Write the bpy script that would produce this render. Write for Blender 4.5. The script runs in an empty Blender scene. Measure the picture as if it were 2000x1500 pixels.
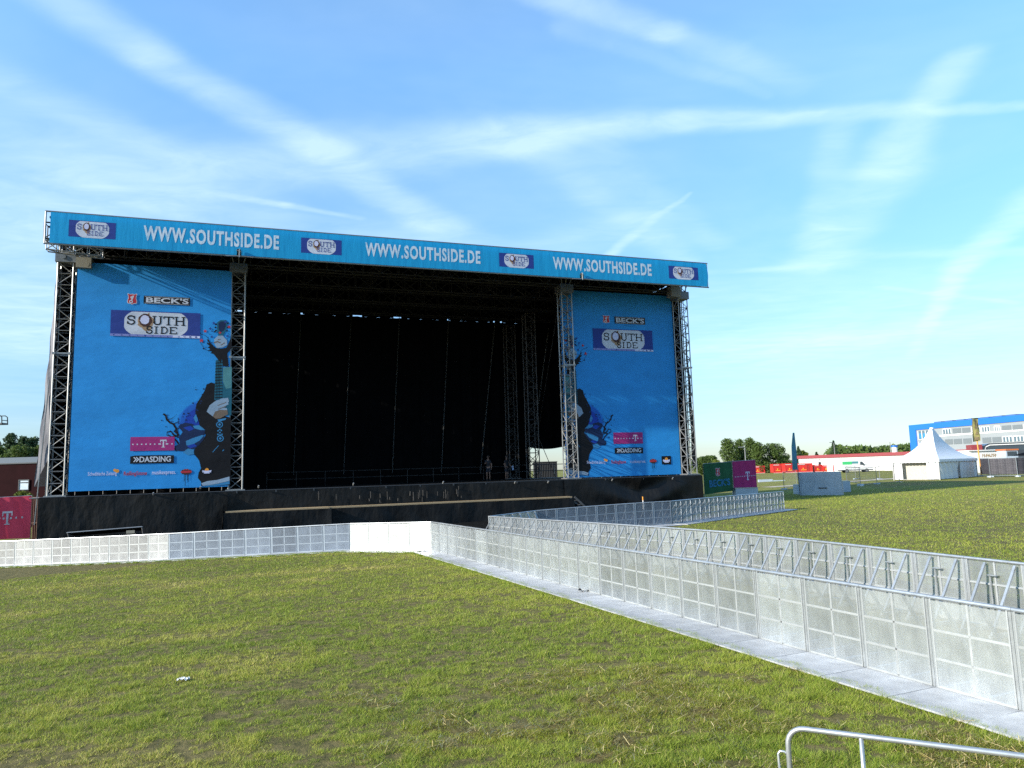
import bpy, bmesh, math, random
import numpy as np
from mathutils import Vector, Matrix
from mathutils.geometry import tessellate_polygon
random.seed(7); rng = np.random.default_rng(11)
R_ = math.radians
SC = bpy.context.scene
COL = SC.collection
# ------------------------------------------------------------------ camera
F_PX, PITCH, ROLL, EYE = 1411.0, .1192, -.0295, 3.117      # focal length in pixels of a 2000 px wide frame
_f = np.array([0, math.cos(PITCH), math.sin(PITCH)]); _r0 = np.array([1., 0, 0]); _u0 = np.cross(_r0, _f)
CR = _r0*math.cos(ROLL)+_u0*math.sin(ROLL); CU = -_r0*math.sin(ROLL)+_u0*math.cos(ROLL)
cam_d = bpy.data.cameras.new('camera'); cam = bpy.data.objects.new('camera', cam_d); COL.objects.link(cam)
cam_d.sensor_fit = 'HORIZONTAL'; cam_d.sensor_width = 36; cam_d.lens = 36*F_PX/2000; cam_d.clip_end = 6000; cam_d.clip_start = .05
cam.matrix_world = Matrix(((CR[0], CU[0], -_f[0], 0), (CR[1], CU[1], -_f[1], 0), (CR[2], CU[2], -_f[2], EYE), (0, 0, 0, 1)))
SC.camera = cam
# ------------------------------------------------------------------ light
SUN_EL = R_(22.0); SUN_H = Vector((-.882, -.471)).normalized()
SUN = Vector((SUN_H.x*math.cos(SUN_EL), SUN_H.y*math.cos(SUN_EL), math.sin(SUN_EL)))
sl = bpy.data.lights.new('sun', 'SUN'); sl.energy = 4.8; sl.angle = R_(.5); sl.color = (1, .94, .84)
so = bpy.data.objects.new('sun', sl); COL.objects.link(so); so.rotation_euler = SUN.to_track_quat('Z', 'Y').to_euler(); so.location = (-60, -40, 60)
SC.view_settings.view_transform = 'Standard'; SC.view_settings.look = 'None'; SC.view_settings.gamma = 1
SC.view_settings.exposure = 1.05
SC.cycles.max_bounces = 6; SC.cycles.transparent_max_bounces = 24; SC.cycles.use_denoising = False

def ray(px, py):
    d = CR*(px-1000)/F_PX-CU*(py-750)/F_PX+_f
    return d/d[1]
def aty(px, py, y): return np.array([0, 0, EYE])+ray(px, py)*y

# ------------------------------------------------------------------ sky with cirrus and contrails on a high flat layer
W = bpy.data.worlds.new("World"); SC.world = W; W.use_nodes = True
nt = W.node_tree; nt.nodes.clear(); NL = nt.links
def nd(t, **k):
    n = nt.nodes.new(t)
    for a, b in k.items(): setattr(n, a, b)
    return n
def vm(op, a, b=None, c=None):
    n = nd('ShaderNodeVectorMath', operation=op)
    for i, x in enumerate((a, b, c)):
        if x is None: continue
        if isinstance(x, bpy.types.NodeSocket): NL.new(x, n.inputs[i])
        else: n.inputs[i].default_value = x
    return n
def mt(op, a, b=None, c=None, clamp=False):
    n = nd('ShaderNodeMath', operation=op, use_clamp=clamp)
    for i, x in enumerate((a, b, c)):
        if x is None: continue
        if isinstance(x, bpy.types.NodeSocket): NL.new(x, n.inputs[i])
        else: n.inputs[i].default_value = x
    return n.outputs[0]
SKY_K = .15
sky = nd('ShaderNodeTexSky', sky_type='NISHITA'); sky.sun_disc = False; sky.sun_elevation = SUN_EL
sky.sun_rotation = math.atan2(SUN.x, SUN.y); sky.air_density = 1.0; sky.dust_density = .6; sky.ozone_density = 2.0; sky.altitude = 600
tc = nd('ShaderNodeTexCoord'); sep = nd('ShaderNodeSeparateXYZ'); NL.new(tc.outputs['Generated'], sep.inputs[0])
zz = mt('MAXIMUM', sep.outputs[2], .015)
cmb = nd('ShaderNodeCombineXYZ'); NL.new(mt('DIVIDE', sep.outputs[0], zz), cmb.inputs[0]); NL.new(mt('DIVIDE', sep.outputs[1], zz), cmb.inputs[1])
P0 = cmb.outputs[0]
def noise(vec, scale, detail=4, rough=.55, dist=0):
    n = nd('ShaderNodeTexNoise'); n.inputs['Scale'].default_value = scale; n.inputs['Detail'].default_value = detail
    n.inputs['Roughness'].default_value = rough; n.inputs['Distortion'].default_value = dist; NL.new(vec, n.inputs['Vector']); return n
wob = noise(P0, 2.2, 6, .6)
P = vm('ADD', P0, vm('MULTIPLY', vm('SUBTRACT', wob.outputs['Color'], (.5, .5, .5)).outputs[0], (.11, .11, 0)).outputs[0]).outputs[0]
def plane(px, py):
    d = ray(px, py); return np.array([d[0]/d[2], d[1]/d[2]])
# x0,y0,w0,i0, x1,y1,w1,i1 : ends of each trail, half-width and density there
STREAKS = [(20, -60, 70, .4, 330, 130, 55, .5), (330, 130, 55, .5, 620, 290, 48, .7), (620, 290, 48, .65, 850, 440, 42, .5), (850, 440, 50, .4, 1000, 520, 50, .2),
 (620, 320, 90, .45, 1000, 268, 60, .6), (1000, 268, 60, .6, 1330, 240, 34, .6), (1330, 240, 34, .6, 2010, 208, 15, .55),
 (1000, 260, 30, .15, 1600, 222, 10, .45),
 (390, 372, 10, .2, 560, 402, 9, .7), (560, 402, 9, .7, 700, 424, 7, .3),
 (1190, 500, 16, .6, 1260, 435, 12, .6), (1260, 435, 11, .55, 1350, 375, 5, .25),
 (1040, -20, 40, .5, 1300, 65, 45, .5), (1300, 65, 45, .45, 1560, 170, 45, .2), (1100, 50, 30, .2, 1500, 190, 18, .2),
 (1860, 120, 60, .6, 1730, 330, 90, .6), (1730, 330, 100, .5, 1600, 520, 90, .55), (1640, 250, 60, .3, 1590, 480, 60, .45),
 (2040, 370, 60, .6, 1880, 520, 42, .65), (1880, 520, 40, .65, 1825, 610, 30, .75), (1825, 610, 30, .75, 1780, 700, 20, .3),
 (990, 250, 50, .3, 1250, 430, 60, .3), (1250, 430, 60, .35, 1330, 510, 40, .4),
 (1390, 532, 9, .2, 1560, 522, 9, .5), (1720, 560, 7, .3, 1990, 592, 7, .4), (1700, 500, 10, .2, 2020, 490, 14, .4),
 (-60, 260, 100, .35, 500, 420, 60, .35), (-80, 420, 130, .6, 420, 330, 90, .45), (1600, 660, 26, .3, 1680, 665, 26, .3), (1380, 690, 40, .35, 2050, 640, 30, .2),
 (1080, 480, 40, .3, 1190, 455, 50, .3), (-100, 620, 170, .7, 760, 500, 90, .45), (-100, 120, 60, .35, 420, 330, 40, .3), (-60, 480, 90, .3, 350, 390, 50, .25), (180, 360, 26, .35, 500, 470, 18, .3), (1180, 300, 50, .2, 1400, 480, 40, .25), (1400, 620, 120, .3, 2050, 720, 140, .35)]
acc = None
for (x0, y0, w0, i0, x1, y1, w1, i1) in STREAKS:
    A, B = plane(x0, y0), plane(x1, y1)
    n2 = np.array([-(y1-y0), x1-x0])/math.hypot(x1-x0, y1-y0)
    dv = (B-A)/np.linalg.norm(B-A)
    def wid(x, y, w):
        w = w*.86; e = plane(x+n2[0]*w, y+n2[1]*w)-plane(x, y); return float(np.linalg.norm(e-dv*(e@dv)))
    W0, W1 = wid(x0, y0, w0), wid(x1, y1, w1); D = B-A
    rel = vm('SUBTRACT', P, (A[0], A[1], 0)).outputs[0]
    t = mt('ADD', vm('DOT_PRODUCT', rel, tuple((D/(D@D)).tolist())+(0,)).outputs['Value'], 0, clamp=True)
    sc_ = nd('ShaderNodeVectorMath', operation='SCALE'); sc_.inputs[0].default_value = (D[0], D[1], 0); NL.new(t, sc_.inputs['Scale'])
    dist = vm('DISTANCE', rel, sc_.outputs[0]).outputs['Value']
    q = mt('DIVIDE', dist, mt('MULTIPLY_ADD', t, W1-W0, W0))
    mr = nd('ShaderNodeMapRange', interpolation_type='SMOOTHERSTEP'); NL.new(q, mr.inputs[0]); mr.inputs[1].default_value = 0; mr.inputs[2].default_value = 1.25
    mr.inputs[3].default_value = 1; mr.inputs[4].default_value = 0
    val = mt('MULTIPLY', mr.outputs[0], mt('MULTIPLY_ADD', t, i1-i0, i0))
    acc = val if acc is None else mt('SUBTRACT', 1.0, mt('MULTIPLY', mt('SUBTRACT', 1.0, acc), mt('SUBTRACT', 1.0, val)))
mp = nd('ShaderNodeMapping'); mp.inputs['Rotation'].default_value = (0, 0, .6); mp.inputs['Scale'].default_value = (1, 1.7, 1); NL.new(P, mp.inputs[0])
wisp = noise(mp.outputs[0], 3.0, 10, .60, .5); soft = noise(P0, .55, 5, .6, .4)
def mr2(v, a, b, c, d):
    n = nd('ShaderNodeMapRange'); NL.new(v, n.inputs[0])
    for i, x in enumerate((a, b, c, d)): n.inputs[i+1].default_value = x
    return n.outputs[0]
trail = mt('MULTIPLY', acc, mr2(wisp.outputs[0], .34, .66, .55, 1.1))
veil = mt('MULTIPLY', mr2(soft.outputs[0], .38, .72, .04, .42), mr2(wisp.outputs[0], .3, .7, .75, 1.05))
cloud = mt('MULTIPLY', mt('ADD', trail, veil), mr2(sep.outputs[2], .0, .12, .25, 1), clamp=True)
tint = nd('ShaderNodeMix', data_type='RGBA'); NL.new(mr2(sep.outputs[2], .02, .50, 0, 1), tint.inputs[0]); tint.inputs[6].default_value = (.405, .455, .55, 1); tint.inputs[7].default_value = (.80, 1.13, 1.27, 1)
skyc = vm('MULTIPLY', sky.outputs[0], tint.outputs[2]).outputs[0]
mixc = nd('ShaderNodeMix', data_type='RGBA'); NL.new(mt('MULTIPLY', cloud, .48), mixc.inputs[0]); NL.new(skyc, mixc.inputs[6]); mixc.inputs[7].default_value = (3.5, 4.25, 4.6, 1)
bg = nd('ShaderNodeBackground'); bg.inputs[1].default_value = SKY_K; NL.new(mixc.outputs[2], bg.inputs[0])
wo = nd('ShaderNodeOutputWorld'); NL.new(bg.outputs[0], wo.inputs[0])
W.cycles.sampling_method = 'MANUAL'; W.cycles.sample_map_resolution = 512

# ------------------------------------------------------------------ terrain height
_T = [(-400, -1.2), (-60, -1.2), (-40, -1.1), (-25, -.77), (0, 0), (6, .17), (12, .12), (20, 0), (30, .15), (50, .6), (80, .85), (120, 1.0), (400, 1.2)]
_X = np.arange(-420, 421, 1.); _Z = np.interp(_X, *zip(*_T)); _k = np.exp(-.5*(np.arange(-9, 10)/2.5)**2); _k /= _k.sum()
_Z = np.convolve(np.pad(_Z, 9, 'edge'), _k, 'valid')
def g(x): return np.interp(x, _X, _Z)
def gnd(px, py, dz=0):
    d = ray(px, py); ys = np.arange(3, 400, .02); z = EYE+d[2]*ys; x = d[0]*ys
    i = int(np.argmax(z < g(x)+dz)); return np.array([x[i], ys[i], z[i]-dz])

# ------------------------------------------------------------------ mesh builder
class MB:
    def __init__(s): s.v = []; s.f = []; s.m = []
    def add(s, vs, fs, m=0):
        o = len(s.v); s.v += [tuple(map(float, p)) for p in vs]; s.f += [tuple(i+o for i in f) for f in fs]; s.m += [m]*len(fs); return s
    def box(s, a, b, m=0):
        x0, y0, z0 = a; x1, y1, z1 = b
        return s.add([(x0, y0, z0), (x1, y0, z0), (x1, y1, z0), (x0, y1, z0), (x0, y0, z1), (x1, y0, z1), (x1, y1, z1), (x0, y1, z1)],
              [(0, 3, 2, 1), (4, 5, 6, 7), (0, 1, 5, 4), (1, 2, 6, 5), (2, 3, 7, 6), (3, 0, 4, 7)], m)
    def hexa(s, b4, t4, m=0):
        return s.add(list(b4)+list(t4), [(0, 3, 2, 1), (4, 5, 6, 7), (0, 1, 5, 4), (1, 2, 6, 5), (2, 3, 7, 6), (3, 0, 4, 7)], m)
    def bar(s, p, q, w, h, m=0):
        p, q = Vector(p), Vector(q); d = (q-p).normalized(); u = Vector((0, 0, 1)) if abs(d.z) < .9 else Vector((0, 1, 0))
        a = d.cross(u).normalized()*w/2; b = a.cross(d).normalized()*h/2
        return s.hexa([p-a-b, p+a-b, p+a+b, p-a+b], [q-a-b, q+a-b, q+a+b, q-a+b], m)
    def tube(s, p, q, r, n=6, m=0, r2=None, cap=True):
        p, q = Vector(p), Vector(q); d = (q-p)
        if d.length < 1e-6: return s
        d.normalize(); u = Vector((0, 0, 1)) if abs(d.z) < .9 else Vector((1, 0, 0)); a = d.cross(u).normalized(); b = a.cross(d); r2 = r if r2 is None else r2
        vs = [p+(a*math.cos(t)+b*math.sin(t))*r for t in [2*math.pi*i/n for i in range(n)]]+[q+(a*math.cos(t)+b*math.sin(t))*r2 for t in [2*math.pi*i/n for i in range(n)]]
        fs = [(i, (i+1) % n, n+(i+1) % n, n+i) for i in range(n)]
        if cap: fs += [tuple(range(n))[::-1], tuple(range(n, 2*n))]
        return s.add(vs, fs, m)
    def path(s, pts, r, n=8, m=0):
        pts = [Vector(p) for p in pts]; rings = []; a = None
        for i, p in enumerate(pts):
            d = (pts[min(i+1, len(pts)-1)]-pts[max(i-1, 0)]).normalized()
            if a is None:
                u = Vector((0, 0, 1)) if abs(d.z) < .9 else Vector((1, 0, 0)); a = d.cross(u).normalized()
            else: a = (a-d*a.dot(d)).normalized()
            b = a.cross(d); rr = r[i] if isinstance(r, (list, tuple)) else r
            rings.append([p+(a*math.cos(t)+b*math.sin(t))*rr for t in [2*math.pi*k/n for k in range(n)]])
        vs = [v for q in rings for v in q]; fs = []
        for i in range(len(pts)-1):
            for k in range(n): fs.append((i*n+k, i*n+(k+1) % n, (i+1)*n+(k+1) % n, (i+1)*n+k))
        fs += [tuple(range(n))[::-1], tuple(range((len(pts)-1)*n, len(pts)*n))]
        return s.add(vs, fs, m)
    def poly(s, pts, m=0):
        t = tessellate_polygon([[Vector(p) for p in pts]]); return s.add(pts, [tuple(x) for x in t], m)
    def quad(s, a, b, c, d, m=0): return s.add([a, b, c, d], [(0, 1, 2, 3)], m)
    def grid(s, fn, nu, nv, m=0):
        vs = [fn(i/nu, j/nv) for j in range(nv+1) for i in range(nu+1)]
        fs = [(j*(nu+1)+i, j*(nu+1)+i+1, (j+1)*(nu+1)+i+1, (j+1)*(nu+1)+i) for j in range(nv) for i in range(nu)]
        return s.add(vs, fs, m)
    def slab(s, outline, y0, y1, m=0):      # outline in x,z extruded in y
        n = len(outline); s.poly([(x, y0, z) for x, z in outline], m); s.poly([(x, y1, z) for x, z in outline], m)
        return s.add([(x, y0, z) for x, z in outline]+[(x, y1, z) for x, z in outline], [(i, (i+1) % n, n+(i+1) % n, n+i) for i in range(n)], m)
    def build(s, name, mats, parent=None, smooth=False, loc=None):
        me = bpy.data.meshes.new(name); me.from_pydata(s.v, [], s.f)
        mats = mats if isinstance(mats, (list, tuple)) else [mats]
        for q in mats: me.materials.append(q)
        if len(mats) > 1: me.polygons.foreach_set('material_index', s.m)
        if smooth: me.polygons.foreach_set('use_smooth', [True]*len(s.f))
        me.update(); o = bpy.data.objects.new(name, me); COL.objects.link(o)
        if parent: o.parent = parent
        if loc is not None: o.location = loc
        return o
def tag(o, label, cat, group=None):
    o['label'] = label; o['category'] = cat
    if group: o['group'] = group
    return o
def kind(o, k): o['kind'] = k; return o
def thing(name, label, cat, loc=(0, 0, 0), rz=0, group=None):
    o = bpy.data.objects.new(name, None); COL.objects.link(o); o.location = [float(v) for v in loc]; o.rotation_euler = (0, 0, rz); o.empty_display_size = .2
    return tag(o, label, cat, group)
def dup(root, loc, rz, label, group=None, scale=None):
    r = root.copy(); COL.objects.link(r); r.location = [float(v) for v in loc]; r.rotation_euler = (0, 0, rz); r['label'] = label
    if group: r['group'] = group
    if scale: r.scale = scale
    for ch in list(root.children):
        c = ch.copy(); COL.objects.link(c); c.parent = r
        for gch in ch.children:
            d = gch.copy(); COL.objects.link(d); d.parent = c
    return r

# ------------------------------------------------------------------ materials
def M(name, col, rough=.6, metal=0., var=0., vscale=4., bump=0., bscale=12., rand=0., spec=.5, trans=None, stretch=None, col2=None):
    m = bpy.data.materials.new(name); m.use_nodes = True; t = m.node_tree; b = t.nodes['Principled BSDF']; L = t.links
    b.inputs['Roughness'].default_value = rough; b.inputs['Metallic'].default_value = metal; b.inputs['Specular IOR Level'].default_value = spec
    b.inputs['Base Color'].default_value = (*col, 1)
    co = t.nodes.new('ShaderNodeTexCoord'); vec = co.outputs['Object']
    if stretch:
        mpn = t.nodes.new('ShaderNodeMapping'); mpn.inputs['Scale'].default_value = stretch; L.new(vec, mpn.inputs[0]); vec = mpn.outputs[0]
    fac = None
    if var:
        n = t.nodes.new('ShaderNodeTexNoise'); n.inputs['Scale'].default_value = vscale; n.inputs['Detail'].default_value = 6; n.inputs['Roughness'].default_value = .6; L.new(vec, n.inputs['Vector'])
        r = t.nodes.new('ShaderNodeMapRange'); L.new(n.outputs[0], r.inputs[0]); r.inputs[1].default_value = .3; r.inputs[2].default_value = .7
        fac = r.outputs[0]
        mx = t.nodes.new('ShaderNodeMix'); mx.data_type = 'RGBA'; L.new(fac, mx.inputs[0])
        c2 = col2 or tuple(min(1, c*(1+var)) for c in col)
        mx.inputs[6].default_value = (*([c*(1-var) for c in col] if not col2 else col), 1); mx.inputs[7].default_value = (*c2, 1); out = mx.outputs[2]
        if rand:
            oi = t.nodes.new('ShaderNodeObjectInfo'); h = t.nodes.new('ShaderNodeHueSaturation'); rr = t.nodes.new('ShaderNodeMapRange'); L.new(oi.outputs['Random'], rr.inputs[0])
            rr.inputs[3].default_value = 1-rand; rr.inputs[4].default_value = 1+rand; L.new(rr.outputs[0], h.inputs['Value']); L.new(out, h.inputs['Color']); out = h.outputs[0]
        L.new(out, b.inputs['Base Color'])
    if bump:
        n = t.nodes.new('ShaderNodeTexNoise'); n.inputs['Scale'].default_value = bscale; n.inputs['Detail'].default_value = 5; L.new(vec, n.inputs['Vector'])
        bp = t.nodes.new('ShaderNodeBump'); bp.inputs['Strength'].default_value = min(1, bump); bp.inputs['Distance'].default_value = .05*max(1, bump); L.new(n.outputs[0], bp.inputs['Height']); L.new(bp.outputs[0], b.inputs['Normal'])
    if trans:
        tr = t.nodes.new('ShaderNodeBsdfTransparent'); ms = t.nodes.new('ShaderNodeMixShader'); ms.inputs[0].default_value = trans
        L.new(b.outputs[0], ms.inputs[1]); L.new(tr.outputs[0], ms.inputs[2]); L.new(ms.outputs[0], t.nodes['Material Output'].inputs[0])
    return m
def perforated(name, col=(.54, .565, .565), met=.80, ro=.38, thr=.40):
    m = M(name, col, ro, met, var=.18, vscale=2.3, rand=.20, bump=.12, bscale=5, stretch=(1.3, 1, .55)); t = m.node_tree; L = t.links; b = t.nodes['Principled BSDF']
    co = t.nodes.new('ShaderNodeTexCoord'); sp = t.nodes.new('ShaderNodeSeparateXYZ'); L.new(co.outputs['Object'], sp.inputs[0])
    def ma(op, a, c):
        n = t.nodes.new('ShaderNodeMath'); n.operation = op
        for i, x in enumerate((a, c)):
            if isinstance(x, bpy.types.NodeSocket): L.new(x, n.inputs[i])
            elif x is not None: n.inputs[i].default_value = x
        return n.outputs[0]
    k = 2*math.pi/.014
    h = ma('MULTIPLY', ma('SINE', ma('MULTIPLY', sp.outputs[0], k), None), ma('SINE', ma('MULTIPLY', sp.outputs[2], k), None))
    hole = ma('GREATER_THAN', h, thr)
    tr = t.nodes.new('ShaderNodeBsdfTransparent'); ms = t.nodes.new('ShaderNodeMixShader'); L.new(hole, ms.inputs[0]); L.new(b.outputs[0], ms.inputs[1]); L.new(tr.outputs[0], ms.inputs[2]); L.new(ms.outputs[0], t.nodes['Material Output'].inputs[0])
    return m
def cloth(name, col, var=.06, rough=.55, trl=.25, bump=1.5, bsc=.5, stretch=(.7, 1, 1.3)):
    """printed mesh fabric: a little light passes through it, long soft creases in the bump"""
    m = M(name, col, rough, 0, var=var, vscale=.8, bump=bump, bscale=bsc, stretch=stretch, spec=.25)
    t = m.node_tree; L = t.links; b = t.nodes['Principled BSDF']
    tn = t.nodes.new('ShaderNodeBsdfTranslucent'); tn.inputs[0].default_value = (*col, 1); ms = t.nodes.new('ShaderNodeMixShader'); ms.inputs[0].default_value = trl
    L.new(b.outputs[0], ms.inputs[1]); L.new(tn.outputs[0], ms.inputs[2]); L.new(ms.outputs[0], t.nodes['Material Output'].inputs[0])
    return m
FRAMEW = M('bright_frame_tube', (.38, .395, .39), .5, .6, var=.12, vscale=5, rand=.08)
GALV = M('galvanised_steel', (.40, .42, .425), .42, .72, var=.15, vscale=6, rand=.08)
GALVP = perforated('perforated_steel'); GALVD = perforated('shaded_perforated_steel', (.16, .19, .23), .5, .6, .42); GALVB = perforated('backlit_perforated_steel', (.30, .33, .35), .6, .55, .08); GALVW = perforated('sun_toned_perforated_steel', (.27, .275, .27), .5, .6, .60)  # copies of one sheet
GALV2 = M('shaded_galvanised_steel', (.27, .31, .35), .55, .5, var=.15, vscale=5)  # darker copy of the steel, carries the shade of the off-sun runs
TREAD = M('tread_plate', (.36, .365, .37), .5, .3, var=.26, vscale=2.4, bump=.25, bscale=60, rand=.14)
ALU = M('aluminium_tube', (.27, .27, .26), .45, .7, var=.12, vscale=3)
ALUX = M('shade_dimmed_aluminium', (.05, .047, .043), .7, .3, var=.3, vscale=3)  # aluminium darkened in colour to stand for the shade inside the stage
ALUD = M('dark_aluminium', (.09, .087, .083), .6, .5, var=.2, vscale=3)  # darker copy; puts shade into the inner towers and backlit struts
BLACK = M('black_cloth', (.0035, .0035, .004), .9, 0, var=.3, vscale=1.2, bump=.5, bscale=1.3, spec=.06)
SKIRT = M('black_tarpaulin', (.007, .007, .0068), .45, 0, var=.5, vscale=1.0, bump=3.0, bscale=.9, spec=.2, stretch=(1.2, 1, .6))
DECKM = M('black_stage_floor', (.006, .006, .006), .7, spec=.15)
WOOD = M('raw_wood', (.27, .20, .11), .7, var=.25, vscale=5, stretch=(1, 8, 8))
ROOFM = M('black_roof_tarp', (.008, .008, .009), .6, var=.2)
GREYCLOTH = cloth('grey_tarpaulin', (.15, .15, .165), .15, .6, .08, 1.5, 1.6, (1, 1, .35))
WHITEBOX = M('cream_housing', (.22, .20, .15), .5, var=.15)
BANNER = cloth('blue_banner_cloth', (.026, .29, .70), .10, .55, .25, .9)
FASCIA = cloth('light_blue_banner_cloth', (.014, .35, .66), .03, .45, .3, .6, 1.2, (1.6, 1, .3))
def ink(name, col, var=.08): return cloth(name, col, var, .6, .12)
I_WHITE = ink('ink_white', (.52, .55, .62)); I_NAVY = ink('ink_navy', (.02, .045, .23)); I_LILAC = ink('ink_lilac', (.20, .22, .48)); I_PALE = ink('ink_pale', (.55, .56, .74))
I_BLACK = ink('ink_black', (.004, .004, .006)); I_MAG = ink('ink_magenta', (.33, .025, .16)); I_RED = ink('ink_red', (.45, .03, .04)); I_SCORCH = ink('ink_scorch', (.06, .025, .02)); I_BROWN = ink('ink_brown', (.34, .22, .13))
I_HAZE = ink('ink_soft_blue', (.014, .17, .53)); I_TEAL = ink('ink_teal', (.010, .10, .15)); I_DEEP = ink('ink_deep_blue', (.008, .045, .32)); I_MID = ink('ink_mid_blue', (.01, .10, .42)); I_SKIN = ink('ink_pale_skin', (.24, .33, .43)); I_SKY = ink('ink_sky', (.035, .20, .40)); I_OLIVE = ink('ink_green', (.07, .22, .24)); I_FLESH = ink('ink_flesh', (.16, .12, .09)); I_ORANGE = ink('ink_orange', (.75, .30, .04)); I_DARKBLUE = ink('ink_dark_face', (.006, .02, .07))
def worn_white():
    m = ink('ink_worn_white', (.78, .82, .84)); t = m.node_tree; L = t.links
    n = t.nodes.new('ShaderNodeTexNoise'); n.inputs['Scale'].default_value = 4.5; n.inputs['Detail'].default_value = 6; n.inputs['Roughness'].default_value = .75
    co = t.nodes.new('ShaderNodeTexCoord'); mp_ = t.nodes.new('ShaderNodeMapping'); mp_.inputs['Scale'].default_value = (2.2, 1, .6); L.new(co.outputs['Object'], mp_.inputs[0]); L.new(mp_.outputs[0], n.inputs['Vector'])
    r = t.nodes.new('ShaderNodeMapRange'); L.new(n.outputs[0], r.inputs[0]); r.inputs[1].default_value = .52; r.inputs[2].default_value = .66
    mx = t.nodes.new('ShaderNodeMix'); mx.data_type = 'RGBA'; L.new(r.outputs[0], mx.inputs[0]); mx.inputs[6].default_value = (.55, .62, .68, 1); mx.inputs[7].default_value = (.14, .42, .60, 1)
    L.new(mx.outputs[2], t.nodes['Principled BSDF'].inputs['Base Color']); return m
I_WORN = worn_white()
WHITEP = M('white_paint', (.62, .62, .60), .5, var=.05, vscale=.6)
REDP = M('red_paint', (.62, .035, .03), .45, var=.08)
GLASS = M('dark_glass', (.03, .045, .06), .08, spec=.8)
TYRE = M('tyre_rubber', (.02, .02, .02), .8)
DARKM = M('dark_metal', (.04, .045, .05), .5, .3)

# ------------------------------------------------------------------ ground
def ground_material():
    m = bpy.data.materials.new('grass_field'); m.use_nodes = True; t = m.node_tree; L = t.links; b = t.nodes['Principled BSDF']; b.inputs['Roughness'].default_value = .95; b.inputs['Specular IOR Level'].default_value = .1
    co = t.nodes.new('ShaderNodeTexCoord').outputs['Object']
    def nz(s, d=6, r=.6, vec=None):
        n = t.nodes.new('ShaderNodeTexNoise'); n.inputs['Scale'].default_value = s; n.inputs['Detail'].default_value = d; n.inputs['Roughness'].default_value = r; L.new(vec or co, n.inputs['Vector']); return n.outputs[0]
    def ramp(f, a, c):
        r = t.nodes.new('ShaderNodeMapRange'); r.interpolation_type = 'SMOOTHSTEP'; L.new(f, r.inputs[0]); r.inputs[1].default_value = a; r.inputs[2].default_value = c; return r.outputs[0]
    def mix(f, a, c):
        x = t.nodes.new('ShaderNodeMix'); x.data_type = 'RGBA'; L.new(f, x.inputs[0])
        for i, v in ((6, a), (7, c)):
            if isinstance(v, bpy.types.NodeSocket): L.new(v, x.inputs[i])
            else: x.inputs[i].default_value = (*v, 1)
        return x.outputs[2]
    c = mix(ramp(nz(.9), .35, .65), (.165, .18, .035), (.235, .235, .05))
    c = mix(ramp(nz(.16, 4), .45, .70), c, (.20, .155, .055))
    c = mix(ramp(nz(7, 8, .7), .42, .68), c, (.12, .14, .03))
    c = mix(ramp(nz(38, 4, .7), .52, .66), c, (.06, .07, .018)); c = mix(ramp(nz(55, 3, .7), .60, .70), c, (.42, .38, .12))  # fine dark and pale flecks imitate shade and light among the tufts
    ms_ = t.nodes.new('ShaderNodeMapping'); ms_.inputs['Rotation'].default_value = (0, 0, .45); ms_.inputs['Scale'].default_value = (.35, 1.5, 1); L.new(co, ms_.inputs[0])
    c = mix(ramp(nz(1.1, 8, .68, ms_.outputs[0]), .52, .62), c, (.155, .105, .062))
    sp_ = t.nodes.new('ShaderNodeSeparateXYZ'); L.new(co, sp_.inputs[0])
    shaded_thatch = mix(ramp(nz(5, 6, .7), .35, .65), (.075, .070, .026), (.15, .125, .052))  # near soil darkened to stand for shade between the blades
    c = mix(ramp(sp_.outputs[1], 34, 62), shaded_thatch, c)
    L.new(c, b.inputs['Base Color'])
    bp = t.nodes.new('ShaderNodeBump'); bp.inputs['Strength'].default_value = .9; bp.inputs['Distance'].default_value = .06; L.new(nz(9, 8, .7), bp.inputs['Height']); L.new(bp.outputs[0], b.inputs['Normal'])
    return m
GROUND = ground_material()
def axis(lo, hi, fine, a, b):
    x = [lo]
    while x[-1] < hi:
        c = x[-1]; dx = fine if a <= c <= b else min(60, fine+.12*min(abs(c-a), abs(c-b))); x.append(c+dx)
    return x
gx = axis(-1500, 1500, 1.0, -45, 70); gy = axis(-60, 2500, 2.0, -10, 100)
gm = MB(); nx = len(gx); gm.v = [(x, y, float(g(x))) for y in gy for x in gx]; gm.f = [(j*nx+i, j*nx+i+1, (j+1)*nx+i+1, (j+1)*nx+i) for j in range(len(gy)-1) for i in range(nx-1)]; gm.m = [0]*len(gm.f)
kind(gm.build('ground', GROUND, smooth=True), 'structure')

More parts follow.
